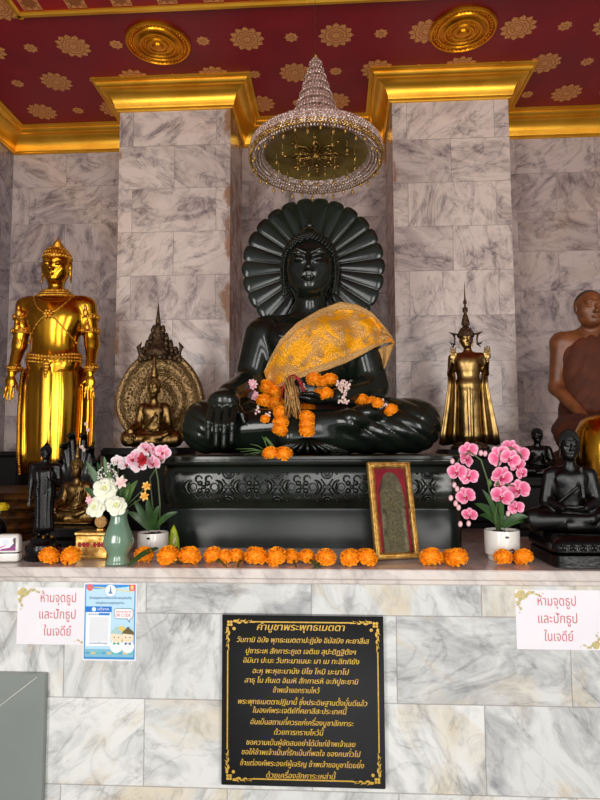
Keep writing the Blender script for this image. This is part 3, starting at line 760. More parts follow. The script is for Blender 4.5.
# black prayer plaque
p0 = at(221.3, 787, .012); p1 = at(383.5, 616, .012)
PX0, PX1, PZ0, PZ1 = -.4, .170, .428, 1.006
t = thing('prayer_plaque', 'large black plaque with gold Thai prayer text and gold corner scrolls', 'plaque', (PX0, .0, PZ0))
W, H = PX1-PX0, PZ1-PZ0
m = MB(); m.box((W/2, .0125, H/2), (W/2, .012, H/2), .002); m.build('slab', 'plaque_black', t, smooth=False)
m = MB()
lx0, lx1, lz0, lz1 = .021, W-.021, .024, H-.022
for (x0, x1, z0, z1) in ((.11, W-.11, lz1-.0022, lz1+.0022), (.11, W-.11, lz0-.0022, lz0+.0022), (lx0-.0022, lx0+.0022, .12, H-.12), (lx1-.0022, lx1+.0022, .12, H-.12)):
    m.box(((x0+x1)/2, .0, (z0+z1)/2), ((x1-x0)/2, .0012, (z1-z0)/2))
def flame(m, P, base, d, n, w, l, curl, y):
    """a pointed curling leaf lying in the plane"""
    L_, R_2 = [], []
    for k in range(n+1):
        f = k/n; a = curl*f*f; x = base[0]+l*f*math.cos(a)*d[0]-l*f*math.sin(a)*d[1]; z = base[1]+l*f*math.cos(a)*d[1]+l*f*math.sin(a)*d[0]
        ww = w*math.sin(PI*min(1, (f*.85+.15)))**.8*(1-f*.3); nx, nz = -d[1], d[0]
        L_.append(P(x+nx*ww, z+nz*ww)); R_2.append(P(x-nx*ww, z-nz*ww))
    for k in range(n): m.poly([L_[k], L_[k+1], R_2[k+1], R_2[k]])
for fx, fz in ((0, 0), (1, 0), (0, 1), (1, 1)):
    def P(x, z, fx=fx, fz=fz): return ((W-x if fx else x), -.0014, (H-z if fz else z))
    for dx, dz in ((.023, .023), (.033, .023), (.023, .033), (.033, .033)):
        m.poly([P(dx+.0052*math.cos(2*PI*k/10), dz+.0052*math.sin(2*PI*k/10)) for k in range(10)])
    m.poly([P(.043+.006*math.cos(2*PI*k/10), .046+.006*math.sin(2*PI*k/10)) for k in range(10)])
    for k in range(5):
        f = k/4
        flame(m, P, (.040+.013*k, .019+.004*(k % 2)), (.94, .34) if k % 2 else (.97, .22), 6, .0056*(1-.45*f), .026-.002*k, -.6, 0)
        flame(m, P, (.019+.004*(k % 2), .040+.013*k), (.34, .94) if k % 2 else (.22, .97), 6, .0056*(1-.45*f), .026-.002*k, .6, 0)
    flame(m, P, (.088, .021), (1, .05), 6, .0036, .030, .1, 0); flame(m, P, (.021, .088), (.05, 1), 6, .0036, .034, -.1, 0)
m.build('gold_border', 'letter_gold', t, smooth=False)
m = MB()
ys = (73, 112, 147, 177, 210, 240, 270, 308, 335, 372, 403, 437, 468, 503, 540)
xs = ((145, 425), (82, 500), (110, 460), (102, 470), (132, 437), (107, 467), (197, 345), (85, 495), (133, 430), (125, 452), (200, 357), (112, 458), (97, 473), (92, 485), (175, 395))
tx = ('คำบูชาพระพุทธเมตตา', 'วันทามิ อิมัง พุทธะเมตตาปะฏิมัง อิมัสมิง คะยาสีเส', 'ปูชาระเห สักการะภูเต เจติเย สุปะติฏฐิตังฯ', 'อิมินา ปะนะ วันทะมาเนนะ มา เม ทะลิททิยัง', 'อะหุ พะหุชะนานัง ปิโย โหมิ มะนาโป',
      'สาธุ โน ภันเต อิเมหิ สักกาเรหิ อะภิปูชะยามิ', 'ข้าพเจ้าขอกราบไหว้', 'พระพุทธเมตตาปฏิมานี้ ซึ่งประดิษฐานตั้งมั่นดีแล้ว', 'ในองค์พระเจดีย์ที่คยาสีสะประเทศนี้', 'อันเป็นสถานที่ควรแก่เครื่องบูชาสักการะ',
      'ด้วยการกราบไหว้นี้', 'ขอความเป็นผู้ขัดสนอย่าได้มีแก่ข้าพเจ้าเลย', 'ขอให้ข้าพเจ้าเป็นที่รักเป็นที่พอใจ ของคนทั่วไป', 'ข้าแต่องค์พระองค์ผู้เจริญ ข้าพเจ้าขอบูชาโดยยิ่ง', 'ด้วยเครื่องสักการะเหล่านี้')
for yy, (xa, xb), s in zip(ys, xs, tx):
    a = at(210+xa/3.158, 605+(yy+7)/3.158, 0); b = at(210+xb/3.158, 605+(yy+7)/3.158, 0); c = at(210+(xa+xb)/2/3.158, 605+(yy+7)/3.158, 0)
    add_text(m, s, c.x-PX0, c.z-PZ0, .034 if yy == 73 else .0255, -.0016, .22, b.x-a.x, bold=.02)
m.build('lettering', 'letter_gold', t, smooth=False)
# ================================================================ PEDESTAL OF THE GREAT BUDDHA
def rrect(hx, hy, z, r, n=5, cy=0):
    out = []
    for cx, sy, a0 in ((hx-r, hy-r, 0), (-hx+r, hy-r, PI/2), (-hx+r, -hy+r, PI), (hx-r, -hy+r, 1.5*PI)):
        for k in range(n+1): a = a0+PI/2*k/n; out.append((cx+r*math.cos(a), cy+sy+r*math.sin(a), z))
    return out
PX, PY, HX, HY = -.095, .90, .655, .47
ped = thing('stone_pedestal', 'wide dark green stone pedestal with a carved flower band under the great Buddha', 'pedestal', (PX, PY, ZL))
mb = MB(); mb.loft([rrect(HX-.01+a, HY-.01+a, z, .06) for a, z in ((0, .001), (0, .150), (-.006, .160), (-.006, .168))]); mb.build('plinth', 'jade_plinth', ped, auto=40)
mb = MB(); mb.loft([rrect(HX+a, HY+a, z, .07) for a, z in ((-.030, .168), (-.010, .170), (-.004, .178), (.004, .20), (.008, .25), (.006, .31), (0, .345), (-.006, .352), (-.012, .354))]); mb.build('carved_band', 'jade', ped, auto=40)
mb = MB(); mb.loft([rrect(HX+a, HY+a, z, .06) for a, z in ((-.02, .354), (.008, .356), (.012, .362), (.012, .376), (.004, .380), (.004, .392), (-.002, .396), (-.03, .397))]); mb.build('top_slab', 'jade', ped, auto=40)
mb = MB()
yf = -HY-.012
for k in range(110): mb.ball((-HX+.06+k*(2*HX-.12)/109, yf+.001, .368), (.0055, .004, .0045), 6, 4)
mb.build('bead_row', 'jade', ped)
def arc(mb, cx, cz, r, a0, a1, w, y, n=14):
    mb.tube([(cx+r*math.cos(a0+(a1-a0)*k/n), y, cz+r*math.sin(a0+(a1-a0)*k/n)) for k in range(n+1)], [w*(.35+.65*math.sin(PI*k/n)) for k in range(n+1)], 6)
zc = .262
x0 = at(204, 487, .43).x-PX; dx = .2135
for i in range(6):
    m = MB(); cx = x0+dx*i
    if abs(cx) > HX-.10: continue
    y = yf+.001
    for s in (-1, 1):
        arc(m, cx+s*.046, zc, .030, s*.0+(PI/2+.25 if s < 0 else -PI/2+.25), (PI*1.5-.25 if s < 0 else PI/2-.25), .011, y)
        arc(m, cx+s*.046, zc, .016, 0, 2*PI, .004, y)
        for q in (-1, 1):
            arc(m, cx+s*.022, zc+q*.034, .014, 0, PI*1.6*q, .005, y, 10)
            m.ball((cx+s*.016, y, zc+q*.016), (.012, .007, .012), 8, 6)
    m.ball((cx, y-.002, zc), (.010, .009, .010), 8, 6)
    m.build('flower_carving', 'jade', ped)
    m = MB(); c2 = cx+dx/2
    if c2 < HX-.09:
        for s in (-1, 1):
            m.tube([(c2-.026, y+.002, zc-.034*s), (c2, y, zc), (c2+.026, y+.002, zc+.034*s)], .0035, 6)
            m.tube([(c2-.034, y+.002, zc-.02*s), (c2-.008, y, zc+.014*s)], .0028, 6); m.tube([(c2+.034, y+.002, zc-.02*s), (c2+.008, y, zc+.014*s)], .0028, 6)
            arc(m, c2, zc+s*.062, .024, PI if s > 0 else 0, 2*PI if s > 0 else PI, .006, y)
            arc(m, c2, zc+s*.062, .012, PI if s > 0 else 0, 2*PI if s > 0 else PI, .005, y)
            for q in (-1, 1): m.ball((c2+q*.042, y+.001, zc+s*.058), (.006, .005, .006), 6, 4)
        m.build('lattice_carving', 'jade', ped)
# ================================================================ THE GREAT BUDDHA
BX, BY, BZ = -.117, .93, ZL+.397
bud = thing('great_buddha_statue', 'large dark green stone Buddha seated cross-legged with scalloped halo, one hand over the knee', 'Buddha statue', (BX, BY, BZ))
P = seated_prims('earth')+head_prims((0, .0, .985), .355, 1.07)+[Ee((0, .02, 1.15), (.06, .065, .055), k=.03)]
P += [Cc((-.19, -.02, .70), (-.15, -.10, .60), .008, .008, k=.01)]
P.append(Pl((0, 0, .004), (0, 0, -1), k=.003))
def rfolds(X, Y, Z):
    w = np.clip((np.abs(X)-.13)/.08, 0, 1)*np.clip((.30-Z)/.04, 0, 1)*np.clip((-Y-.02)/.05, 0, 1)*np.where(X < 0, np.clip((-.47-X+.0*Z)/.04, 0, 1)*1.0, 1)
    ph = (X*.62+Z*1.05)*105
    return w*.0055*(np.abs(np.sin(ph*.42))**.45*-1.7+1)+0*Y
body = sdf_obj('body', P, .0062, 'jade', bud, disp=rfolds)
hm = curls_mesh((0, 0, .985), .355, 420, .023, 1.07)
for s_ in (-1, 1):
    for k in range(16):
        f = k/15; hm.ball((s_*(.124+.012*math.sin(f*PI)), -.045+.035*f, 1.045-.20*f), (.0085, .0085, .0085), 6, 4)
        hm.ball((s_*(.139+.012*math.sin(f*PI)), -.015+.03*f, 1.045-.17*f), (.0085, .0085, .0085), 6, 4)
hm.build('hair_curls', 'jade', bud)
mb = MB(); mb.lathe([(.001, .0), (.022, .0), (.026, .02), (.018, .04), (.008, .06), (.001, .078)], (0, .02, 1.195), 14); mb.build('flame_finial', 'jade', bud)
# hem folds fanning in front of the ankles
mb = MB()
for k in range(11):
    a = -1.15+2.3*k/10; mb.tube([(.0+.02*math.sin(a), -.345, .075), (.10*math.sin(a), -.372, .045), (.20*math.sin(a), -.36-.02*math.cos(a), .010)], [.004, .009, .008], 6)
mb.build('robe_hem', 'jade', bud)
# halo
hc = at(313, 268, 1.10)-Vector((BX, BY, BZ)); NP = 26; R0 = 73*mpp(1.10)
mb = MB(); NA = NP*12; NRr = 30; front = []; back = []
for j in range(NRr+1):
    f = j/NRr; ring = []; rb = []
    for i in range(NA):
        a = 2*PI*i/NA+PI/NP; q = (i % 12)/12; u = abs(2*q-1) if True else 0; u = abs(2*((i/12) % 1)-1)
        rmax = R0*(.945+.055*math.sqrt(max(0, 1-u**2.2)))
        r = .03+(rmax-.03)*f
        th = .008+.008*math.sqrt(max(0, 1-u*u))*min(1, (1-f)*12+.15)*min(1, f*3)
        ring.append((hc.x+r*math.cos(a), hc.y-th, hc.z+r*math.sin(a))); rb.append((hc.x+r*math.cos(a), hc.y+.03, hc.z+r*math.sin(a)))
    front.append(ring); back.append(rb)
mb.loft([back[0]]+[back[-1]]+front[::-1], True, True)
mb.build('halo', 'jade', bud)
mb = MB()
for i in range(60):
    a = 2*PI*i/60; mb.ball((hc.x+.155*math.cos(a), hc.y-.03, hc.z-.02+.19*math.sin(a)), (.006, .006, .006), 6, 4)
mb.build('halo_beading', 'jade', bud)
mb = MB(); mb.loft([rrect(.10, .03, z, .02, cy=.22) for z in (0, .7)]); mb.build('halo_support', 'jade', bud)
# world-space ray target
TB = bvh(body); TP = None
def hit(u, v, lift=.0, dflt=.72):
    d = F_+R_*((u-300)/F_PX)+U_*((400-v)/F_PX); o = Vector(CAM)-Vector((BX, BY, BZ))
    h = TB.ray_cast(o, d.normalized())
    if h[0] is None: return at(u, v, dflt-lift), False
    p = h[0]+Vector((BX, BY, BZ)); p.y -= lift; return p, True
# ---- gold brocade shawl over the figure's left shoulder
topE = [(264, 372), (270, 358), (280, 340), (297, 323), (319, 310), (340, 302), (358, 305), (372, 313), (383, 325), (391, 336), (395, 343)]
botE = [(270, 391), (281, 387), (295, 380), (310, 375), (327, 370), (346, 363), (362, 355), (374, 348), (384, 344), (391, 342), (395, 345)]
def interp(E_, s):
    s = s*(len(E_)-1); i = min(int(s), len(E_)-2); f = s-i
    return (E_[i][0]*(1-f)+E_[i+1][0]*f, E_[i][1]*(1-f)+E_[i+1][1]*f)
NU, NV = 110, 36; Yg = np.zeros((NV, NU)); uv = {}
for j in range(NV):
    for i in range(NU):
        a = interp(topE, i/(NU-1)); b = interp(botE, i/(NU-1)); f = j/(NV-1)
        u, v = a[0]*(1-f)+b[0]*f, a[1]*(1-f)+b[1]*f; uv[j, i] = (u, v)
        p, ok = hit(u, v, .0); Yg[j, i] = p.y if ok and p.y < 1.02 else np.nan
for j in range(NV):
    r = Yg[j]; g = np.where(~np.isnan(r))[0]
    Yg[j] = np.interp(np.arange(NU), g, r[g]) if len(g) else .85
    for i in range(NU): Yg[j, i] = min(Yg[j, i], 1.0)
for _ in range(22):
    Yq = np.pad(Yg, 1, 'edge'); Yg = np.minimum(Yg, .25*(Yq[:-2, 1:-1]+Yq[2:, 1:-1]+Yq[1:-1, :-2]+Yq[1:-1, 2:]))
sh = thing('brocade_shawl', 'gold and orange brocade shawl draped diagonally over the great Buddha', 'shawl', (BX, BY, BZ))
def cloth(rows_, name, m, parent, P, nu, nv, th=.004):
    mb = MB(); mb.grid(P, nu, nv); o = mb.build(name, m, parent); md = o.modifiers.new('s', 'SOLIDIFY'); md.thickness = th; md.offset = 0; return o
def PS(s, t):
    i = min(int(round(s*(NU-1))), NU-1); j = min(int(round(t*(NV-1))), NV-1)
    u, v = uv[j, i]; y = Yg[j, i]-.016-.0085*(abs(math.sin(t*8.5+s*5+1.3*math.sin(s*6)))**.7)*(1 if .1 < t < .9 else .3)-.004*math.sin(s*27-t*9)
    return at(u, v, y)-Vector((BX, BY, BZ))
cloth(0, 'cloth', 'brocade', sh, PS, NU, NV)
for nm, t0, t1 in (('border', .0, .12), ('border', .88, 1.0)):
    cloth(0, nm, 'brocade_border', sh, lambda s, t, t0=t0, t1=t1: PS(s, t0+(t1-t0)*t)+Vector((0, -.006, 0)), NU, 5, .003)
pts = [(395, 343), (392, 352), (388, 362), (384, 369)]; pin = [(378, 349), (380, 354), (382, 360), (383.5, 368)]
def PT(s, t):
    a = interp(pts, s); b = interp(pin, s); p = at(a[0]*(1-t)+b[0]*t, a[1]*(1-t)+b[1]*t, .90-.02*math.sin(t*5)); return p-Vector((BX, BY, BZ))
cloth(0, 'folded_end', 'brocade_border', sh, PT, 14, 8)
mb = MB()      # gold star flowers woven on the cloth
for s, t in ((.22, .5), (.34, .3), (.38, .72), (.5, .5), (.58, .24), (.63, .75), (.72, .45), (.82, .3), (.80, .7), (.45, .15), (.28, .75)):
    c = PS(s, t)+Vector((0, -.008, 0)); 
    for k in range(8):
        a = PI*k/4; mb.tube([c, c+Vector((.024*math.cos(a), .001, .024*math.sin(a)))], [.005, .001], 5)
sh2 = mb.build('woven_flower', 'brocade_border', sh); sh2['kind'] = 'stuff'
# ================================================================ HANGING TIERED UMBRELLA
UC = at(316, 154.5, .82); RU = 66*mpp(.82)
um = thing('tiered_umbrella', 'beaded crystal and gold ceremonial umbrella with a tall tiered spire above the great Buddha', 'umbrella', UC)
pf = [(RU, -.012), (RU+.006, .004), (RU, .024), (RU-.02, .034)]
zz, rr = .036, RU-.03
prof_u = [(RU*.98, .030), (RU*.86, .060), (RU*.70, .090), (RU*.54, .122), (RU*.42, .165), (RU*.33, .22), (.090, .275), (.074, .33), (.058, .385), (.044, .435), (.032, .475), (.022, .515), (.012, .55)]
for (r0, z0), (r1, z1) in zip(prof_u, prof_u[1:]):
    d_ = .004+.06*(r0-.0)*(r0 < .11); pf += [(r0-.004-d_*.4, z0-.003), (r0+.005+d_*.7, z0-.006), (r0+.004+d_*.6, z0+.006), (r0*.5+r1*.5+.001, z0*.45+z1*.55), (r1-.002, z1-.005)]
pf += [(.004, .56)]
def ruff(a, z): return 1+(.025 if z > .03 else .008)*math.cos(a*36)
mb = MB(); mb.lathe(pf, seg=216, cap=False, fn=ruff); mb.build('canopy', 'crystal', um, auto=60)
mb = MB()
for k, ((r0, z0), (r1, z1)) in enumerate(zip(prof_u, prof_u[1:])):
    for q in (0, .5):
        r = r0*(1-q)+r1*q+(.010 if q == 0 else .003); z = z0*(1-q)+z1*q; n = max(10, int(r*2*PI/.016))
        for i in range(n): a = 2*PI*(i+q)/n; mb.ball((r*math.cos(a), r*math.sin(a), z), (.0058, .0058, .008), 5, 4)
mb.build('canopy_beads', 'crystal', um)
mb = MB(); mb.lathe([(.001, 0), (RU*.5, .004), (RU*.84, .0), (RU*.86, -.012)], seg=64, cap=False); mb.build('underside', 'dome_inside', um)
mb = MB(); mb.lathe([(RU*.80, .004), (RU*.84, -.012), (RU*.93, -.030), (RU+.004, -.040), (RU+.012, -.030), (RU+.008, .03)], seg=160, cap=False, fn=lambda a, z: 1+.012*math.cos(a*40)); mb.build('rim', 'crystal', um)
mb = MB()
for r, z, s in ((RU+.010, -.036, .0085), (RU+.012, -.022, .0085)):
    n = int(2*PI*r/(s*1.9))
    for i in range(n): a = 2*PI*i/n; mb.ball((r*math.cos(a), r*math.sin(a), z), (s*.9, s*.9, s), 6, 4)
mb.build('rim_beads', 'crystal_gold', um)
mb = MB()
for r, z, s in ((RU*.85, -.016, .0075), (RU*.895, -.026, .0075), (RU*.94, -.034, .0075), (RU*.98, -.040, .0075), (RU+.014, -.006, .007), (RU+.012, .010, .007), (RU+.008, .026, .007)):
    n = int(2*PI*r/(s*2.1))
    for i in range(n): a = 2*PI*(i+(r*50 % 1))/n; mb.ball((r*math.cos(a), r*math.sin(a), z), (s*.9, s*.9, s), 5, 4)
mb.build('rim_crystals', 'crystal', um)
um.rotation_euler = (math.radians(-4), 0, 0)
mb = MB()      # flower rosette of scrolls under the canopy
for k in range(8):
    a = PI*k/4; ca, sa = math.cos(a), math.sin(a)
    pts = [(ca*r-sa*w, sa*r+ca*w, -.008) for r, w in ((.02, 0), (.06, .018), (.10, .022), (.135, .0), (.10, -.022), (.06, -.018), (.02, 0))]
    mb.tube(pts, .005, 6); mb.ball((ca*.16, sa*.16, -.006), (.012, .012, .008), 8, 5); mb.ball((ca*.09, sa*.09, -.01), (.010, .010, .008), 8, 5)
mb.ball((0, 0, -.014), (.024, .024, .02), 10, 8); mb.build('rosette', 'crystal_gold', um)
def pend(n):
    m = MB(); z = 0
    for i in range(n): m.ball((0, 0, z), (.0035, .0035, .0045), 6, 4); z -= .010
    m.lathe([(.0005, .010), (.006, .0), (.0085, -.010), (.005, -.018), (.0005, -.024)], (0, 0, z-.006), 8); return m
pm = [pend(2).mesh('pendant'), pend(4).mesh('pendant')]
for q in pm: q.materials.append(MATS['crystal_gold'])
for i in range(34):
    a = 2*PI*i/34; link('pendant', pm[i % 2], um, (RU*.985*math.cos(a), RU*.985*math.sin(a), -.022))
for r, n in ((.62, 14), (.3, 7)):
    for i in range(n): a = 2*PI*i/n+.2; link('pendant', pm[1], um, (RU*r*math.cos(a), RU*r*math.sin(a), -.006))
mb = MB(); mb.lathe([(.001, .545), (.010, .55), (.014, .562), (.006, .575), (.003, .595), (.0008, .62)], seg=10); mb.build('finial', 'crystal_gold', um)
mb = MB(); mb.tube([(0, .0, .62), (0, -.035, ZC-UC.z-.001)], .0011, 5); mb.build('hanging_wire', 'dark_bronze', um)
# ================================================================ GOLDEN STANDING FIGURE (left bay)
def root_at(u, v, Y): return at(u, v, Y)
def ring_tube(m, c, rx, ry, z, r, n=28, a0=0, a1=2*PI, tilt=0):
    m.tube([(c[0]+rx*math.cos(a0+(a1-a0)*k/n), c[1]+ry*math.sin(a0+(a1-a0)*k/n), z+tilt*math.sin(a0+(a1-a0)*k/n)) for k in range(n+1)], r, 6)
def bead_ring(m, c, rx, ry, z, r, n=24, a0=0, a1=2*PI, dz=None):
    for k in range(n):
        a = a0+(a1-a0)*k/n; m.ball((c[0]+rx*math.cos(a), c[1]+ry*math.sin(a), z+(dz(a) if dz else 0)), (r, r, r*1.2), 6, 4)
def surf(tree, pts, off=.004):
    out = []
    for x, z in pts:
        y = ray_y(tree, x, z); out.append((x, y-off, z) if y is not None and y < .2 else None)
    last = None
    for i, p in enumerate(out):
        if p is None: out[i] = (pts[i][0], last if last is not None else -.05, pts[i][1])
        else: last = p[1]
    return out
Yg_ = 1.45; rt = root_at(51, 486, Yg_); HS = 243*mpp(Yg_)
gs = thing('golden_standing_statue', 'tall polished golden standing Buddha with crown, necklace and lowered open hands', 'Buddha statue', rt, .05, scale=HS)
P = standing_prims('down')+head_prims((0, -.004, .932), .158, 1.08)+[Ee((0, -.03, .60), (.07, .03, .05), k=.03)]
b = sdf_obj('body', P, .0042, 'gold_polish', gs); tr = bvh(b)
def robe_loft(name, m, parent, zs, wd, pleats, amp=.005, fn=None):
    mb = MB(); rings = []
    for z, (w, d) in zip(zs, wd):
        rg = []
        for k in range(120):
            a = 2*PI*k/120; fr = max(0, -math.sin(a))
            rr = 1+amp/w*math.sin(a*pleats)*(.4+.6*fr)
            x = w*rr*math.copysign(abs(math.cos(a))**.85, math.cos(a)); rg.append((x, d*rr*math.sin(a)-(.010 if abs(x) < .022 and fr > .3 else 0), z))
        rings.append(rg)
    mb.loft(rings); return mb.build(name, m, parent)
robe_loft('robe', 'gold_polish', gs, (.055, .12, .25, .38, .47, .53), ((.098, .068), (.105, .072), (.112, .074), (.115, .074), (.110, .076), (.101, .068)), 10, .0022)
for s in (-1, 1):
    mb = MB(); rows_ = []
    for z, x0, x1 in ((.05, .085, .150), (.15, .090, .160), (.30, .096, .162), (.42, .10, .158), (.50, .10, .15)):
        rows_.append([(s*(x0+(x1-x0)*q/6), .030-.012*math.sin(q*1.3), z) for q in range(7)]+[(s*(x1-(x1-x0)*q/6), .042, z) for q in range(7)])
    mb.loft(rows_); mb.build('cloak_panel', 'gold_polish', gs)
    mb = MB()
    for z in np.linspace(.05, .50, 46):
        x1 = np.interp(z, (.05, .15, .30, .42, .50), (.150, .160, .162, .158, .15)); mb.ball((s*(x1-.006), .022, z), (.007, .004, .0045), 6, 4)
    mb.build('cloak_border', 'gold_ornament', gs)
    for z, x, rx, ry in ((.715, .141, .040, .040), (.655, .148, .037, .037)):          # armlets
        m = MB(); ring_tube(m, (s*x, .007), rx, ry, z-.008, .0035); ring_tube(m, (s*x, .007), rx, ry, z+.008, .0035); bead_ring(m, (s*x, .007), rx+.001, ry+.001, z, .006, 18)
        m.ball((s*(x-.0), -rx, z+.012), (.012, .007, .018), 8, 6); m.ball((s*x, -rx-.002, z+.034), (.006, .005, .012), 8, 6); m.build('armlet', 'gold_ornament', gs)
    m = MB()
    for q in range(4): ring_tube(m, (s*.163, -.022+.003*q), .023, .023, .482+.009*q, .004)
    bead_ring(m, (s*.163, -.016), .026, .026, .496, .006, 14); m.build('bracelet', 'gold_ornament', gs)
m = MB()
for k in range(3): bead_ring(m, (0, -.002), .052+.012*k, .050+.010*k, .832-.012*k, .0055, 26+4*k, PI, 2*PI, dz=lambda a, k=k: -.012*abs(math.sin(a)))
def chain(m, a, c, sag=0, n=16, r=.0035):
    pts = [(a[0]+(c[0]-a[0])*k/n, a[1]+(c[1]-a[1])*k/n-sag*math.sin(PI*k/n)) for k in range(n+1)]; q = surf(tr, pts, .003); m.tube(q, r, 6)
    for p in q[::2]: m.ball(p, .005, 6, 4)
m.build('necklace', 'gold_ornament', gs)
m = MB()
for s in (-1, 1): chain(m, (s*.085, .80), (0, .715), .02); chain(m, (0, .715), (s*.10, .60), -.012)
c = surf(tr, [(0, .715)])[0]
for k in range(6): m.ball((c[0]+.014*math.cos(k*PI/3), c[1], c[2]+.014*math.sin(k*PI/3)), (.008, .005, .008), 6, 4)
m.ball(c, (.009, .008, .009)); m.build('chest_chain', 'gold_ornament', gs)
m = MB()
for z in (.520, .545): ring_tube(m, (0, 0), .112, .078, z, .004, 40, tilt=.012)
for k in range(26):
    a = PI+PI*k/25; f = abs(math.cos(a)); d = -.034*(1-f)
    for q in range(3): m.ball((.113*math.cos(a), .080*math.sin(a), .532+d*.5-.014*(q-1)+.006), (.0075, .005, .0065), 6, 4)
for q in range(5): m.ball((0, -.085, .505-.013*q), (.022-.004*q, .006, .009), 8, 5)
m.build('belt', 'gold_ornament', gs)
def crown(parent, c, h, m='gold_ornament', spire=1.0, tall=.35):
    mb = MB(); cx, cy, cz = c
    mb.lathe([(.36*h, .18*h), (.385*h, .22*h), (.38*h, .30*h), (.35*h, .36*h), (.33*h, .42*h), (.24*h, .50*h), (.17*h, .54*h)], (cx, cy+.04*h, cz), 36, True, 1, 1.12, fn=lambda a, z: 1+.03*math.cos(a*18))
    bead_ring(mb, (cx, cy+.04*h), .39*h, .44*h, cz+.25*h, .03*h, 34)
    bead_ring(mb, (cx, cy+.04*h), .36*h, .40*h, cz+.36*h, .026*h, 30)
    bead_ring(mb, (cx, cy+.04*h), .27*h, .30*h, cz+.48*h, .026*h, 22)
    mb.build('crown', m, parent)
    mb = MB(); pf = [(.20*h, .50*h)]; n = 7
    for k in range(n):
        z = .52+tall*k/n; r = .17*(1-k/n)+.02; pf += [(r*1.15*h, z*h), (r*1.2*h, (z+.3*tall/n)*h), (r*.85*h, (z+.7*tall/n)*h)]
    pf += [(.02*h, (.52+tall)*h), (.003*h, (.52+tall*1.35)*h)]
    mb.lathe(pf, (cx, cy+.04*h, cz), 20); mb.build('crown_spire', m, parent)
crown(gs, (0, -.004, .936), .150, tall=.30)
# stepped pedestal
tp = thing('stepped_gold_pedestal', 'dim old gold stepped pedestal under the tall golden standing Buddha', 'pedestal', (rt.x-.14, 1.20, ZL))
hz = rt.z-ZL
for k in range(5):
    h0, h1 = hz*k/5, hz*(k+1)/5; sx_ = .44-.03*k; sy_ = .62-.07*k
    mb = MB(); mb.loft([rrect(sx_+a, sy_+a, z, .05) for a, z in ((0, h0+.001), (.004, h0+.012), (0, h0+.022), (-.012, h1-.004), (-.006, h1))]); mb.build('step', 'gold_dark', tp, auto=40)
# ================================================================ BRONZE STANDING STATUE WITH RAISED HANDS (right)
def plinth(name, label, u0, u1, Y, depth, ztop, m='black_wood', z0=ZL):
    a = at(u0, 447, Y); c = at(u1, 447, Y); w = (c.x-a.x)/2; h = ztop-z0
    t = thing(name, label, 'pedestal', ((a.x+c.x)/2, Y+depth/2, z0))
    mb = MB(); mb.loft([rrect(w+q, depth/2+q, z, .012) for q, z in ((0, .001), (0, .03), (-.012, .04), (-.012, h-.05), (0, h-.035), (0, h-.012), (-.006, h-.010))]); mb.build('block', m, t, auto=35)
    mb = MB(); mb.loft([rrect(w-.008, depth/2-.008, z, .012) for z in (h-.010, h)]); mb.build('top', m, t, auto=35)
    return t
Yb = 1.22; rb = root_at(470, 444, Yb); hb = 112*mpp(Yb)
plinth('dark_plinth', 'dark plinth behind the pink orchid, under the bronze crowned statue', 446, 514, 1.08, .34, rb.z-.03)
bs = thing('bronze_standing_statue', 'bronze standing Buddha with tall pointed crown and both palms raised', 'Buddha statue', rb, -.06, scale=hb)
P = standing_prims('raised')+head_prims((-.012, -.006, .925), .160, .98)
sdf_obj('body', P, .0046, 'pale_bronze', bs)
robe_loft('robe', 'pale_bronze', bs, (.010, .08, .2, .35, .45, .52, .56), ((.115, .070), (.113, .070), (.108, .070), (.104, .070), (.10, .070), (.094, .066), (.086, .060)), 6, .003)
for s in (-1, 1):
    mb = MB(); rows_ = []
    for z, x0, x1 in ((.0, .115, .265), (.10, .112, .25), (.25, .105, .222), (.40, .10, .195), (.52, .10, .175), (.62, .115, .17)):
        rows_.append([(s*(x0+(x1-x0)*q/8), -.02-.022*math.sin(q*.9)+.05*(q/8)**2, z+.018*math.sin(q*.8)*(z < .05)) for q in range(9)]+[(s*(x1-(x1-x0)*q/8), .055, z) for q in range(9)])
    mb.loft(rows_); mb.build('cloak_panel', 'pale_bronze', bs)
m = MB(); ring_tube(m, (0, 0), .098, .070, .545, .006, 36); ring_tube(m, (0, 0), .10, .072, .525, .004, 36); m.tube([(0, -.075, .52), (0, -.080, .3), (0, -.080, .02)], .006, 6); m.build('belt', 'pale_bronze', bs)
m = MB(); cx, cy, cz, h = -.012, .0, .925, .16
m.lathe([(.40*h, .12*h), (.43*h, .20*h), (.46*h, .28*h), (.40*h, .38*h), (.36*h, .48*h), (.28*h, .60*h), (.20*h, .70*h), (.14*h, .76*h)], (cx, cy, cz), 36, fn=lambda a, z: 1+.05*math.cos(a*14))
for q, (r, z) in enumerate(((.44, .20), (.42, .34), (.36, .46), (.28, .60))): bead_ring(m, (cx, cy), r*h, r*h, cz+z*h, .035*h, 24)
m.build('crown', 'dark_bronze', bs)
m = MB(); m.lathe([(.15*h, .74*h), (.17*h, .80*h), (.24*h, .86*h), (.22*h, 1.0*h), (.12*h, 1.40*h), (.07*h, 1.50*h), (.15*h, 1.60*h), (.15*h, 1.78*h), (.06*h, 1.86*h), (.05*h, 2.0*h), (.11*h, 2.08*h), (.10*h, 2.16*h), (.05*h, 2.3*h), (.03*h, 2.7*h), (.004*h, 3.35*h)], (cx, cy, cz), 16); m.build('crown_spire', 'dark_bronze', bs)
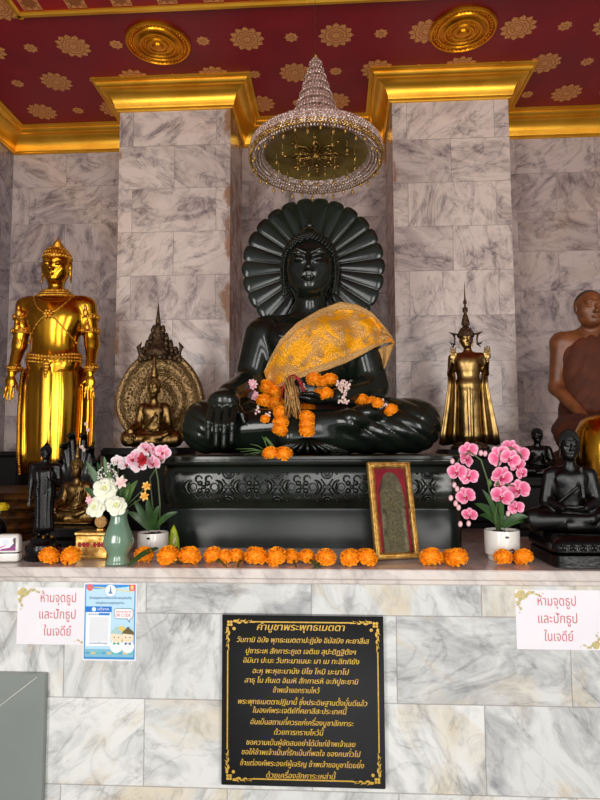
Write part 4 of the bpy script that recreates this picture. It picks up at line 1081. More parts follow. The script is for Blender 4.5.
for s in (-1, 1):     # ear wings of the crown
    m = MB(); pts = [(cx+s*.40*h, cy, cz+.30*h), (cx+s*.70*h, cy, cz+.34*h), (cx+s*.92*h, cy-.01, cz+.44*h)]; m.tube(pts, [.05*h, .07*h, .012*h], 6)
    m.tube([(cx+s*.66*h, cy, cz+.34*h), (cx+s*.60*h, cy, cz+.05*h), (cx+s*.62*h, cy, cz-.25*h), (cx+s*.80*h, cy, cz-.42*h)], [.07*h, .05*h, .06*h, .02*h], 6)
    m.tube([(cx+s*.62*h, cy, cz-.22*h), (cx+s*.78*h, cy, cz-.22*h), (cx+s*.88*h, cy, cz-.10*h)], [.05*h, .06*h, .015*h], 6); m.build('crown_wing', 'dark_bronze', bs)
m = MB(); m.lathe([(.16, -.03/hb), (.17, -.02/hb), (.15, -.008/hb), (.14, .008)], seg=28, sy=.6); m.build('base', 'dark_bronze', bs)
# ================================================================ BRONZE SEATED STATUE WITH EGG-SHAPED AUREOLE
Ya = 1.08; ra = root_at(153, 447, Ya); ua = 61*mpp(Ya)
plinth('dark_plinth', 'dark plinth behind the celadon vase and left orchid, under the bronze statue with aureole', 100, 178, .95, .42, ra.z-.004)
au = thing('bronze_aureole_statue', 'small bronze seated Buddha before a pointed egg-shaped bronze aureole', 'Buddha statue', ra, .08)
o = small_seated(au, ua, 'bronze', 'earth', .013, True, True)
for q in au.children: q.scale = (ua*.80, ua*.8, ua)
m = MB(); m.lathe([(.05, 0), (.075, .03), (.055, .07), (.062, .10), (.035, .2), (.028, .33), (.004, .44)], (0, .02, 1.15), 14); q = m.build('flame_finial', 'bronze', au); q.scale = (ua,)*3
# aureole dish
mp = mpp(Ya+.10)
def egg(a, f):
    c, s = math.cos(a), math.sin(a); X = 44*c*(1-.13*max(0, s)**1.5); Z = (54 if s > 0 else 46)*s
    return X*f*mp, Z*f*mp
m = MB(); rings = []; bk = []
cz0 = 46*mp; cx0 = 2*mp
for f, d in ((.04, .050), (.2, .050), (.38, .046), (.40, .040), (.42, .040), (.44, .044), (.62, .034), (.64, .028), (.66, .028), (.68, .032), (.86, .016), (.89, .002), (.95, -.006), (1.0, -.002), (1.02, .01)):
    rings.append([(cx0+egg(2*PI*k/96, f)[0], .10+d, cz0+egg(2*PI*k/96, f)[1]) for k in range(96)])
rings.append([(x, .10+.03+.03*(1), z) for x, y, z in rings[-1]]); rings.append([(cx0+(x-cx0)*.3, .175, cz0+(z-cz0)*.3) for x, y, z in rings[-2]])
m.loft(rings, True, True); m.build('aureole', 'aureole_bronze', au)
m = MB()
for f, n, r in ((.985, 110, .0055), (.53, 46, .010), (.30, 22, .010), (.76, 60, .008)):
    for k in range(n):
        x, z = egg(2*PI*k/n, f); y = .10+np.interp(f, (.2, .4, .62, .86, 1), (.05, .04, .034, .016, -.006)); m.ball((cx0+x, y, cz0+z), (r, r*.45, r), 6, 4)
for k in range(14):
    x, z = egg(2*PI*k/14+.2, .64)
    arc(m, cx0+x, cz0+z, .018, 0, 2*PI, .003, .125, 10)
m.build('aureole_relief', 'bronze', au)['kind'] = 'stuff'
m = MB(); zt = cz0+52*mp
for lv, (w, z, n) in enumerate(((20, -6, 9), (17, 2, 8), (12, 9, 6), (8, 16, 5), (5, 24, 3))):
    for k in range(n):
        f = (k/(n-1)-.5)*2 if n > 1 else 0; x = f*w*mp; zz = zt+(z-3*abs(f)*abs(f))*mp
        m.ball((cx0+x-.5*mp*lv, .10-.008, zz), (2.8*mp, 2.4*mp, 3.4*mp), 7, 5)
        m.ball((cx0+x*.9-.5*mp*lv, .10, zz+3.5*mp), (2.4*mp, 2.0*mp, 2.6*mp), 7, 5)
        m.tube([(cx0+x-.5*mp*lv, .10-.012, zz), (cx0+x*1.06-.5*mp*lv, .095, zz+3*mp), (cx0+x*1.0-.5*mp*lv, .10, zz+6*mp)], [2.2*mp, 1.5*mp, .3*mp], 6)
m.lathe([(.085, -.04), (.06, .0), (.045, .03), (.036, .06), (.026, .10), (.027, .11), (.014, .15), (.015, .16), (.008, .21), (.002, .27)], (cx0-3*mp, .11, zt+2*mp), 14)
for s in (-1, 1): m.tube([(cx0+s*12*mp, .10, zt-8*mp), (cx0+s*19*mp, .095, zt-4*mp), (cx0+s*22*mp, .095, zt+4*mp), (cx0+s*19*mp, .10, zt+9*mp)], [3*mp, 3*mp, 2.4*mp, .5*mp], 8)
m.build('aureole_crest', 'dark_bronze', au)
m = MB(); m.loft([rrect(.11, .10, z, .03, cy=.06) for z in (-.003, .012)]); m.build('base', 'bronze', au)
# ================================================================ SMALL SEATED BRONZE WITH BLACK SERPENT HOOD (left)
Ys = .62; rs = root_at(75.5, 522, Ys); us = 55*mpp(Ys)
plinth('black_plinth', 'black carved plinth under the small golden seated Buddha at the left', 47, 103, .42, .32, rs.z-.004, 'black_metal')
sg = thing('small_golden_seated_statue', 'small golden seated Buddha behind the black standing statue', 'Buddha statue', rs, -.1)
small_seated(sg, us, 'bronze', 'earth', .013)
for q in sg.children: q.scale = (us*.80, us*.8, us)
m = MB(); m.lathe([(.05, 0), (.07, .03), (.05, .08), (.03, .2), (.004, .34)], (0, .02, 1.15), 14); q = m.build('flame_finial', 'bronze', sg); q.scale = (us,)*3
m = MB(); m.loft([rrect(.55, .34, z, .2, cy=-.03) for z in (-.004, .03)]); q = m.build('cushion', 'bronze', sg); q.scale = (us*.8, us*.8, us)
Yn = .82; rn = at(80, 512, Yn); ng = thing('black_serpent_statue', 'glossy black many-headed serpent statue rising behind the small golden seated Buddha', 'serpent statue', (rn.x, Yn, ZL), group=None)
mn = mpp(Yn)
def pn(u, v, dy=0): p = at(u, v, Yn+dy); return (p.x-rn.x, dy, p.z-ZL)
P = [Bb((0, 0, .093), (.10, .05, .09), .03, .02), Ee((0, 0, .20), (.11, .05, .09), k=.05), Ee(pn(84, 478), (.085, .03, .14), k=.05)]
for (u, v) in ((62, 462), (66, 446), (73, 436), (85, 436), (92, 449), (98, 462), (104, 476)):
    x, y, z = pn(u, v); P += [Cc(pn(80+(u-82)*.4, 492), (x, -.01, z), .024, .017, k=.012), Ee((x, -.028, z), (.017, .032, .014), k=.008), Cc((x, -.005, z+.008), (x+(.012 if u > 82 else -.012), .01, z+.042), .010, .002, k=.006),
        Cc((x-.010, -.03, z+.008), (x-.016, -.012, z+.022), .005, .001, k=.003), Cc((x+.010, -.03, z+.008), (x+.016, -.012, z+.022), .005, .001, k=.003)]
sdf_obj('body', P, .0045, 'black_metal', ng)
m = MB()
for u, v in ((86, 424), (82, 447), (84, 450), (88, 430)):
    x, y, z = pn(u, v, -.03)
    for k in range(5): a = k*2*PI/5; m.ball((x+.006*math.cos(a), y, z+.006*math.sin(a)), (.005, .003, .005), 6, 4)
m.build('inlaid_flowers', 'jasmine', ng)['kind'] = 'stuff'
# ================================================================ BLACK STANDING STATUE (left front)
Yk = .16; rk = root_at(43.5, 538, Yk); hk = 93*mpp(Yk)
bk_ = thing('black_standing_statue', 'black standing Buddha on a round lotus base at the left end of the altar', 'Buddha statue', rk, .1)
P = standing_prims('none')+head_prims((0, -.004, .925), .150)+[Cc((-.135, .005, .765), (-.150, .01, .60), .038, .030), Cc((-.150, .01, .60), (-.150, -.03, .45), .028, .018), Ee((-.15, -.036, .41), (.018, .012, .04), k=.01),
     Cc((.135, .005, .765), (.150, .0, .60), .038, .031), Cc((.150, .0, .60), (.085, -.10, .645), .029, .019), Ee((.078, -.112, .665), (.020, .012, .032), k=.01), Ee((0, .02, 1.0), (.03, .03, .03), k=.02), Cc((0, .02, 1.01), (0, .02, 1.075), .014, .003, k=.01)]
for i in range(4): finger(P, (.066+.009*i, -.118, .68), (.064+.010*i, -.120, .73), (0, 0, 0), .0055, k=.002); finger(P, (-.138-.008*i, -.04, .39), (-.138-.009*i, -.05, .345), (0, 0, 0), .0055, k=.002)
q = sdf_obj('body', P, .0052, 'black_metal', bk_); q.scale = (hk,)*3
q = curls_mesh((0, -.004, .925), .150, 150, .034).build('hair', 'black_metal', bk_); q.scale = (hk,)*3
q = robe_loft('robe', 'black_metal', bk_, (.07, .12, .25, .40, .50, .60, .70, .76), ((.112, .060), (.108, .062), (.10, .066), (.104, .072), (.118, .080), (.108, .076), (.132, .082), (.118, .07)), 14, .004); q.scale = (hk,)*3
m = MB()
for k in range(7): m.tube([(.115-.002*k, -.050-.002*k, .76-.028*k), (.0+.004*k, -.096, .66-.03*k), (-.105, -.058, .60-.028*k)], .0045, 5)
q = m.build('robe_folds', 'black_metal', bk_); q.scale = (hk,)*3
hb0 = rk.z-ZL
m = MB(); m.lathe([(.068, .001), (.070, .006), (.066, .012), (.060, .018), (.062, .022), (.066, hb0*.55), (.062, hb0*.72), (.050, hb0*.78), (.046, hb0*.92), (.040, hb0+.004)], (0, 0, -hb0), 36, fn=lambda a, z: 1+.02*math.cos(a*16)*(z > .02)); m.build('lotus_base', 'black_metal', bk_, auto=50)
# ================================================================ BLACK SEATED STATUE (right front) AND BLACK STATUE BEHIND
Yr = .19; zs = at(570, 537, .045).z; rr_ = at(569, 520, Yr); ur = 84*mpp(Yr)
br = thing('black_seated_statue', 'glossy black seated Buddha on a carved base at the right end of the altar', 'Buddha statue', (rr_.x+.012, Yr, zs), -.14)
small_seated(br, ur, 'black_metal', 'meditate', .010, spike=False)
for q in br.children: q.scale = (ur*.84, ur*.62, ur)
xl = at(532, 560, .03).x-rr_.x; zz0 = ZL-zs; wB = .168; hB = -zz0
m = MB(); m.loft([rrect(wB+a, .15+a, z, .035, cy=.0) for a, z in ((-.006, zz0+.001), (0, zz0+.004), (0, zz0+hB*.40), (-.008, zz0+hB*.44))]); q = m.build('plinth', 'black_metal', br, auto=40, loc=(.045, -.0, 0)); q.rotation_euler = (0, 0, .14)
m = MB(); m.loft([rrect(wB+a, .15+a, z, .035) for a, z in ((-.010, zz0+hB*.44), (.004, zz0+hB*.52), (.006, zz0+hB*.70), (-.002, zz0+hB*.88), (-.012, zz0+hB*.94), (-.020, 0.002))]); q = m.build('carved_band', 'black_metal', br, auto=40, loc=(.045, 0, 0)); q.rotation_euler = (0, 0, .14)
m = MB()
for k in range(9):
    x = -wB+.025+k*(2*wB-.05)/8; z = zz0+hB*.66
    for s in (-1, 1): m.ball((x+s*.006, -.157, z), (.006, .005, .010), 8, 6); arc(m, x+s*.011, z, .007, 0, 2*PI*.8, .0025, -.157, 8)
    m.ball((x, -.158, z+.012), (.004, .004, .006), 6, 4)
q = m.build('flower_carving', 'black_metal', br, loc=(.045, 0, 0)); q.rotation_euler = (0, 0, .14)
Yq = .92; rq = at(538.5, 476, Yq); uq = 40*mpp(Yq)
plinth('dark_plinth', 'dark plinth at the right, under the small black Buddha behind the pink orchid', 515, 563, .80, .26, rq.z-.003)
bq = thing('small_black_statue', 'small black Buddha with pale shoulder sheen standing back between orchid and monk', 'Buddha statue', rq, -.1)
small_seated(bq, uq, 'black_metal', 'meditate', .014, spike=False)
# ================================================================ SEATED MONK FIGURE (right)
Ym = 1.38; Om = Vector((at(596, 447, Ym).x, Ym, ZL))
mk = thing('monk_statue', 'lifelike statue of a shaven elderly monk in brown robe, hands in lap, at right', 'monk statue', Om)
mm = mpp(Ym)
def pm_(u, v, dy=0): p = at(u, v, Ym+dy)-Om; return tuple(p)
hd = pm_(589.5, 309, -.05); hh = .225
P = head_prims(hd, hh, .98, old=True)
P = [q for q in P]
P += [Cc(pm_(592, 322, .0), pm_(592, 340, .03), .052, .058, k=.03), Cc(pm_(562, 342, .03), pm_(622, 342, .03), .062, .062, k=.05), Ee(pm_(592, 362, .03), (.19, .115, .19), k=.06), Cc(pm_(592, 385, .04), pm_(592, 430, .04), .16, .175, k=.06, sq=.75),
      Cc(pm_(559, 344, .03), pm_(556, 388, .02), .050, .040, k=.03), Cc(pm_(556, 388, .02), pm_(583, 416, -.17), .040, .028, k=.02), Ee(pm_(590, 419, -.21), (.045, .03, .022), k=.02),
      Cc(pm_(571, 336, .0), pm_(588, 341, -.045), .010, .010, k=.02), Cc(pm_(584, 331, -.03), pm_(589, 342, -.05), .007, .009, k=.015)]
P += [Cc(pm_(625, 344, .03), pm_(632, 388, .02), .050, .040, k=.03), Cc(pm_(632, 388, .02), pm_(606, 418, -.19), .040, .028, k=.02), Ee(pm_(599, 421, -.22), (.045, .03, .022), k=.02)]
for i in range(4): a = pm_(594, 419+1.6*i, -.225); finger(P, a, (a[0]+.055, a[1]-.01, a[2]-.012), (0, -.012, .004), .0095)
for i in range(4): a = pm_(597, 422+1.5*i, -.24); finger(P, a, (a[0]-.05, a[1]-.008, a[2]-.012), (0, -.012, .004), .0095)
def wr(X, Y, Z): return .0012*np.sin(Z*240+8*X)*np.clip((Z-hd[2]+.02)/.05, 0, 1)*np.clip((-Y+hd[1]-.06)/.03, 0, 1)
sdf_obj('body', P, .0065, 'monk_skin', mk, disp=wr)
P = [Ee(pm_(592, 364, .03), (.205, .130, .20), k=.06), Cc(pm_(592, 385, .04), pm_(592, 430, .04), .175, .19, k=.06, sq=.78), Cc(pm_(622, 341, .03), pm_(632, 385, .02), .072, .066, k=.04), Cc(pm_(606, 337, .03), pm_(622, 342, .03), .074, .075, k=.04), Cc(pm_(577, 350, .02), pm_(610, 342, .02), .072, .078, k=.05),
     Pl(pm_(590, 332.5, 0), (-.50, -.0, .866), k=.006),
     Cc(pm_(574, 432, .0), pm_(574, 436, -.30), .105, .095, k=.05), Cc(pm_(612, 432, .0), pm_(614, 436, -.30), .105, .095, k=.05), Bb((0, -.15, .212), (.245, .30, .200), .08, .04), Ee(pm_(592, 428, -.12), (.2, .2, .08), k=.05)]
def rf(X, Y, Z): return .0062*(1.3*np.abs(np.sin((X*.9-Z*.75)*40+3*np.sin(Z*6)+2*np.sin(X*9)))**.6-.8)*np.clip((Z-.38)/.06, 0, 1)*-1*np.clip((.62-(Z-X*.57-.05)*.6)/.02, -9, 1)**0+.006*np.sin(X*70+3*np.sin(Z*6))*np.clip((.42-Z)/.06, 0, 1)+0*Y
sdf_obj('robe', P, .0075, 'monk_robe', mk, disp=rf)
m = MB(); ga = PI*(3-math.sqrt(5))
m2 = MB(); rings = []
for j in range(12):
    ph = .02+1.42*j/11; rg = []
    for k in range(36):
        a = 2*PI*k/36; fr = max(0, -math.sin(a)); p_ = ph*(1-.52*fr); q = (.349*math.cos(a)*math.sin(p_)*hh*.98, .404*math.sin(a)*math.sin(p_)*hh, .364*math.cos(p_)*hh); rg.append((hd[0]+q[0], hd[1]+.05*hh+q[1], hd[2]+.13*hh+q[2]))
    rings.append(rg)
m2.loft(rings[::-1], True, True); m2.build('shaved_hair', 'grey_hair', mk)
# polished golden dome before the monk
Yd = .74; cd = at(606, 470, Yd); zt = at(600, 414, Yd).z-ZL; rd_ = 29*mpp(Yd)
gd = thing('golden_dome_vessel', 'tall polished golden dome-topped vessel at the right edge beside the black seated statue', 'vessel', (cd.x, Yd, ZL))
m = MB(); m.lathe([(rd_*1.12, .001), (rd_*1.14, .02), (rd_*1.05, .04), (rd_, .06), (rd_*.99, zt*.45), (rd_, zt*.6), (rd_*.98, zt*.74), (rd_*.90, zt*.86), (rd_*.74, zt*.945), (rd_*.45, zt*.99), (rd_*.02, zt)], seg=64); m.build('dome', 'gold_polish', gd)
for zb, rb_ in ((.075, .006), (zt*.5, .004)): m = MB(); ring_tube(m, (0, 0), rd_, rd_, zb, rb_, 48); m.build('band', 'gold_ornament', gd)

t = thing('shade_block', 'dark wooden cabinet in the shadowed left corner behind the golden statue', 'cabinet', (-2.36, 2.13, ZL))  # added dark block standing in for the shade on the left side wall
m = MB(); m.box((0, 0, .19), (.21, .27, .189), .01); m.build('body', 'black_wood', t, smooth=False)
m = MB(); m.box((0, 0, .395), (.225, .285, .014), .005); m.build('top', 'black_wood', t, smooth=False)
for s in (-1, 1): m = MB(); m.box((0+s*.10, -.274, .19), (.09, .004, .16), .003); d_ = m.build('door', 'black_wood', t, smooth=False); m = MB(); m.ball((s*.02, -.284, .2), (.008, .008, .008)); m.build('knob', 'bronze', d_)
# ================================================================ MARIGOLDS
def marigold_mesh(seed):
    rnd = random.Random(seed); mb = MB(); ga = PI*(3-math.sqrt(5)); n = 150
    mb.ball((0, 0, 0), (.80, .80, .66), 12, 8)
    for i in range(n):
        z = 1-1.75*(i+.5)/n; rr = math.sqrt(max(0, 1-z*z)); a = i*ga+rnd.uniform(-.2, .2)
        d = Vector((rr*math.cos(a), rr*math.sin(a), z)); p = Vector((d.x*.80, d.y*.80, d.z*.64))
        t = d.cross(Vector((0, 0, 1))); t = t.normalized() if t.length > .01 else Vector((1, 0, 0)); b = d.cross(t)
        tw = rnd.uniform(-.5, .5); t, b = t*math.cos(tw)+b*math.sin(tw), b*math.cos(tw)-t*math.sin(tw)
        w = .14+rnd.uniform(-.02, .03); h = rnd.uniform(.16, .25)
        q = [p-t*w*.5, p+t*w*.5, p+d*h+t*w*1.25+b*rnd.uniform(-.06, .06), p+d*(h+.04)+b*.07, p+d*h-t*w*1.25+b*rnd.uniform(-.06, .06)]
        i0 = [mb.vert(x) for x in q]; mb.face(*i0)
    me = mb.mesh('marigold', False); me.materials.append(MATS['marigold']); return me
MG = [marigold_mesh(k) for k in range(4)]
cnt = [0]
def marigold(p, r, label, group, sq=1.0):
    cnt[0] += 1; o = link('marigold', MG[cnt[0] % 4], None, p); o.scale = (r, r, r*sq); o.rotation_euler = (random.uniform(-.4, .4), random.uniform(-.4, .4), random.uniform(0, 6))
    return tag(o, label, 'flower', group)
GL_ = 'orange marigolds along the altar edge'
for u, v, r, lab in (
    (49, 560, 9.5, 'orange marigold at the foot of the black standing statue, left of a pair'), (71, 558.5, 9.8, 'orange marigold in front of the gilt box, beside the black standing statue'),
    (144, 554, 9, 'orange marigold just right of the celadon vase, half behind a leaf'),
    (168, 560, 10.5, 'orange marigold in front of the left orchid pot, left front of a cluster'), (190, 560, 10.5, 'orange marigold in front of the lime leaf cone, right front of a cluster'),
    (168, 549, 8.5, 'orange marigold touching the left orchid pot, back of a cluster'), (188, 550, 8, 'orange marigold at the back of the cluster, below the lime leaf cone'),
    (213, 552, 9, 'orange marigold above a green stem, third cluster from the left'), (225, 553, 7.5, 'smaller orange marigold over a green stem under the left flower carving'), (237, 552, 8, 'orange marigold over a dark leaf below the second flower carving'),
    (256, 559, 10.5, 'orange marigold of the pair left of centre, left one'), (276, 559, 10, 'orange marigold of the pair left of centre, right one'), (275, 549, 7, 'orange marigold tucked behind the pair left of centre'),
    (291, 552, 8, 'orange marigold at the left of the three over crossed leaves'), (307, 552, 8, 'orange marigold in the middle of the three over crossed leaves'), (326, 551.5, 9.5, 'orange marigold at the right of the three over crossed leaves'),
    (350, 556, 9.5, 'orange marigold of the pair left of the framed amulet, left one'), (367, 557, 9.8, 'orange marigold overlapping the bottom left corner of the amulet frame'),
    (431, 556, 10.5, 'orange marigold just right of the amulet frame'), (457, 557.5, 10.2, 'orange marigold between amulet frame and pink orchid pot, front one'), (450, 552.5, 8.5, 'orange marigold between amulet frame and pink orchid pot, back one'),
    (503, 564.5, 8.6, 'orange marigold in front of the pink orchid pot'), (523.5, 565, 8.8, 'orange marigold between pink orchid pot and black seated statue')):
    dy = (568-v)*.0 + (.06 if r > 9 else .10); rm = r*mpp(dy)
    p = at(u, v, dy); rm *= 1.06; marigold((p.x, dy, ZL+rm*.82), rm, lab, GL_, 1.0)
# maroon petals and leaves lying with them
def leaf_blade(m, base, tip, w, bow, n=10, fold=.25):
    b, t = Vector(base), Vector(tip); d = t-b; side = d.cross(Vector((0, -1, .35))).normalized()
    if side.length < .1: side = Vector((1, 0, 0))
    up = side.cross(d).normalized(); A, C, B = [], [], []
    for k in range(n+1):
        f = k/n; p = b+d*f+Vector(bow)*math.sin(PI*f); ww = w*math.sin(PI*min(1, .12+.88*f))**.7*(1 if f < .98 else .05)
        A.append(m.vert(p-side*ww+up*fold*ww)); C.append(m.vert(p)); B.append(m.vert(p+side*ww+up*fold*ww))
    for k in range(n): m.face(A[k], C[k], C[k+1], A[k+1]); m.face(C[k], B[k], B[k+1], C[k+1])
def ledge_leaf(pts, w, label, m='leaf'):
    a, b = pts; pa = at(*a, .0); pb = at(*b, .0)
    def g(u, v, z): # point on the altar top
        d = F_+R_*((u-300)/F_PX)+U_*((400-v)/F_PX); t = (ZL+z-CAM[2])/d.z; return Vector(CAM)+d*t
    A = g(a[0], a[1], .006) if a[1] > 553 else at(a[0], a[1], .13); B = g(b[0], b[1], .004) if b[1] > 553 else at(b[0], b[1], .13)
    A.z = max(A.z, ZL+.006); B.z = max(B.z, ZL+.004)
    A.y = max(A.y, -.02); B.y = max(B.y, -.02)
    o = MB(); leaf_blade(o, A-A, B-A, w, (0, 0, .012)); q = o.build('leaf', m, None, loc=A); tag(q, label, 'leaf', 'green leaves lying among the marigolds'); return q
ledge_leaf(((158, 548), (123, 570)), .011, 'long dark green leaf lying at the foot of the celadon vase')
ledge_leaf(((205, 555), (228, 569)), .006, 'narrow green leaf under the third marigold cluster'); ledge_leaf(((246, 556), (236, 570)), .008, 'dark leaf hanging below the second flower carving')
ledge_leaf(((290, 558), (296, 572)), .006, 'narrow leaf hanging over the altar edge below three marigolds'); ledge_leaf(((335, 558), (312, 571)), .007, 'leaf slanting under the right of three marigolds'); ledge_leaf(((300, 559), (322, 570)), .006, 'leaf crossing under the middle of three marigolds')
def petal_heap(u, v, n, label, w=.03):
    m = MB(); rnd = random.Random(int(u)); Y = .145; p = at(u, v, Y)
    m.ball((0, 0, .022), (w*.75, .014, .022), 10, 6)
    for k in range(n):
        x, y, z = rnd.uniform(-w, w), rnd.uniform(-.017, .012), rnd.uniform(.006, .048)
        m.ball((x, y, z), (.006, .005, .003), 6, 4, Euler((rnd.uniform(-1, 1), rnd.uniform(-1, 1), 0)).to_matrix())
    q = m.build('petal_garland', 'maroon_petal', None, loc=(p.x, Y, ZL)); tag(q, label, 'garland', 'maroon petal garlands behind the marigolds')
petal_heap(183, 545, 26, 'maroon petal garland behind the marigold cluster by the lime leaf cone'); petal_heap(263, 551, 18, 'maroon petals behind the marigold pair left of centre', .02)
petal_heap(360, 551, 22, 'maroon petals behind the marigold pair left of the amulet frame', .025); petal_heap(516, 555, 26, 'maroon petals between the pink orchid pot and black seated statue', .03); petal_heap(60, 556, 14, 'maroon petals between the two marigolds by the black standing statue', .014)
# ================================================================ OFFERINGS ON THE GREAT BUDDHA
def bm(u, v, r, lab, grp='orange marigolds laid on the great Buddha'):
    p, ok = hit(u, v, 0)
    if v > 450: p.y = .47
    rm = r*mpp(p.y)*1.08; p.y -= rm*.8; p = at(u, v, p.y)
    marigold(p, rm, lab, grp)
for i, (u, v, r, lab) in enumerate((
    (266, 388, 8.5, 'large marigold topping the left garland on the Buddha lap'), (275, 392, 7.5, 'marigold beside the top of the left garland, touching the shawl'), (265, 401, 8, 'marigold at the left side of the left garland'),
    (276, 404, 8, 'marigold in the middle of the left garland'), (281, 413, 7.5, 'marigold in the lower left garland column, upper one'), (281, 422, 7.5, 'marigold in the lower left garland column, middle one'), (280, 430, 7.5, 'lowest marigold of the left garland column'),
    (265, 419, 4.5, 'small marigold hanging left of the garland column'), (308, 409, 7.5, 'top marigold of the short column right of the tan tassel'), (307, 417, 7.5, 'second marigold of the column right of the tan tassel'), (307, 424, 7.5, 'third marigold of the column right of the tan tassel'), (307, 431, 7.3, 'lowest marigold of the column right of the tan tassel'),
    (314, 379, 7.5, 'marigold below the shawl hem, left of three'), (322, 382, 6.5, 'marigold below the shawl hem, middle of three'), (330, 380, 7.5, 'marigold below the shawl hem, right of three'), (326, 394, 7, 'marigold hanging below the trio under the shawl hem'), (319, 393, 5.5, 'small marigold at the lower left of the trio under the shawl hem'),
    (362, 400, 6.5, 'marigold on the folded foot, left of a slanting row'), (371, 402, 6, 'marigold on the folded foot, second of a slanting row'), (378, 403, 5.5, 'marigold on the folded foot beside white buds'), (391, 410, 6.5, 'last marigold of the slanting row, on the right knee'),
    (271, 454, 8, 'left marigold on the pedestal edge below the Buddha'), (284, 454, 8.3, 'right marigold on the pedestal edge below the Buddha'))):
    bm(u, v, r, lab)
def pts_on(pts, lift):
    out = []
    for u, v in pts: p, ok = hit(u, v, lift); out.append(p)
    return out
# red thread loop with tan tassels
t0, _ = hit(293, 400, .03)
t = thing('tassel_garland', 'tan tassel bundle in a loop of red thread hanging on the Buddha lap', 'garland', t0)
m = MB(); m.tube([p-t0 for p in pts_on(((281, 403), (284, 390), (290, 379), (294, 377), (299, 380), (304, 391), (306, 405)), .06)], .0085, 7); m.build('red_loop', 'red_thread', t)
m = MB(); rnd = random.Random(3)
for k in range(46):
    u0, v0 = 294+rnd.uniform(-5, 5), 384+rnd.uniform(-2, 10); u1, v1 = 293+rnd.uniform(-9, 10), 404+rnd.uniform(0, 16)
    a, _ = hit(u0, v0, .025+rnd.uniform(0, .02)); b, _ = hit(u1, v1, .025+rnd.uniform(0, .02)); a.y = b.y = min(a.y, b.y); m.tube([a-t0, (a+b)/2-t0+Vector((rnd.uniform(-.006, .006), -.006, 0)), b-t0], [.004, .0045, .003], 5)
m.build('tassels', 'tan_thread', t)['kind'] = 'stuff'
def buds(name, label, pts, r, m_, n=5, lift=.02):
    p0, _ = hit(pts[0][0], pts[0][1], lift); t = thing(name, label, 'garland', p0); m = MB(); rnd = random.Random(len(label))
    base = [q for q in pts_on(pts, lift)]
    ym = min(q.y for q in base)
    for (u, v) in pts:
        for k in range(n):
            c = at(u+rnd.uniform(-2.2, 2.2), v+rnd.uniform(-2.2, 2.2), ym+rnd.uniform(-.012, .012)); m.ball(c-p0, (r, r, r*1.3), 6, 5, Euler((rnd.uniform(-1, 1), rnd.uniform(-1, 1), 0)).to_matrix())
    m.build('buds', m_, t)['kind'] = 'stuff'; return t
buds('jasmine_garland', 'pink and white bud garland shaped like an hourglass under the shawl', [(339, 383), (343, 383), (348, 384), (341, 388), (347, 388), (344, 393), (344, 398), (341, 402), (347, 402)], .006, 'jasmine', 7)
buds('jasmine_string', 'short white jasmine string between marigolds on the right knee', [(381, 401), (384, 404), (386, 406)], .005, 'jasmine', 5)
buds('jasmine_string', 'white buds at the right end of the red thread loop', [(302, 386), (304, 389)], .005, 'jasmine', 6)
buds('jasmine_string', 'small white buds hanging between marigolds below the shawl hem', [(324, 387), (324, 390)], .004, 'jasmine', 5)
buds('jasmine_string', 'white buds beside the left garland near the Buddha wrist', [(256, 408), (258, 413), (268, 414)], .0055, 'jasmine', 5)
def lotus(u, v, r, label):
    p, _ = hit(u, v, .02); t = link('lotus_bud', None, None, p); m = MB()
    rm = r*mpp(p.y)
    for k in range(9):
        a = 2*PI*k/9; d = Vector((math.cos(a), -.3, math.sin(a))); leaf_blade(m, (0, 0, 0), d*rm, rm*.3, (0, -.004, 0), 6, .5)
    me = m.mesh('lotus_bud'); me.materials.append(MATS['pink_petal']); bpy.data.objects.remove(t); o = link('lotus_flower', me, None, p); tag(o, label, 'flower')
mat('pink_petal', (226, 150, 168), 0, .5, (240, 206, 206), 60)
lotus(253, 385, 6, 'small pink flower at the top left of the left garland on the Buddha'); lotus(255, 396, 5.5, 'pale pink flower beside the Buddha wrist, left of the garland')
# stalks at the pedestal edge
t0 = at(262, 450, .50); t = thing('green_stalks', 'loose green flower stalks lying on the pedestal edge beside two marigolds', 'stalks', t0)
m = MB()
for (u0, v0, u1, v1, r) in ((268, 452, 236, 449, .0022), (268, 453, 244, 455, .0022), (266, 451, 250, 444, .002), (268, 450, 262, 436, .0028), (272, 448, 264, 438, .003), (268, 452, 240, 452, .002), (266, 452, 248, 458, .0018)):
    a = at(u0, v0, .50)-t0; b = at(u1, v1, .49)-t0; m.tube([a, (a+b)/2+Vector((0, -.004, .008)), b], [r, r, r*.4], 5)
m.build('stalk', 'leaf_light', t)
m = MB(); leaf_blade(m, at(292, 457, .46)-t0, at(327, 458, .46)-t0, .006, (0, 0, .002)); m.build('long_leaf', 'leaf', t)
m = MB(); leaf_blade(m, at(265, 437, .50)-t0, at(276, 450, .47)-t0, .006, (0, -.003, 0)); m.build('leaf', 'leaf_light', t)
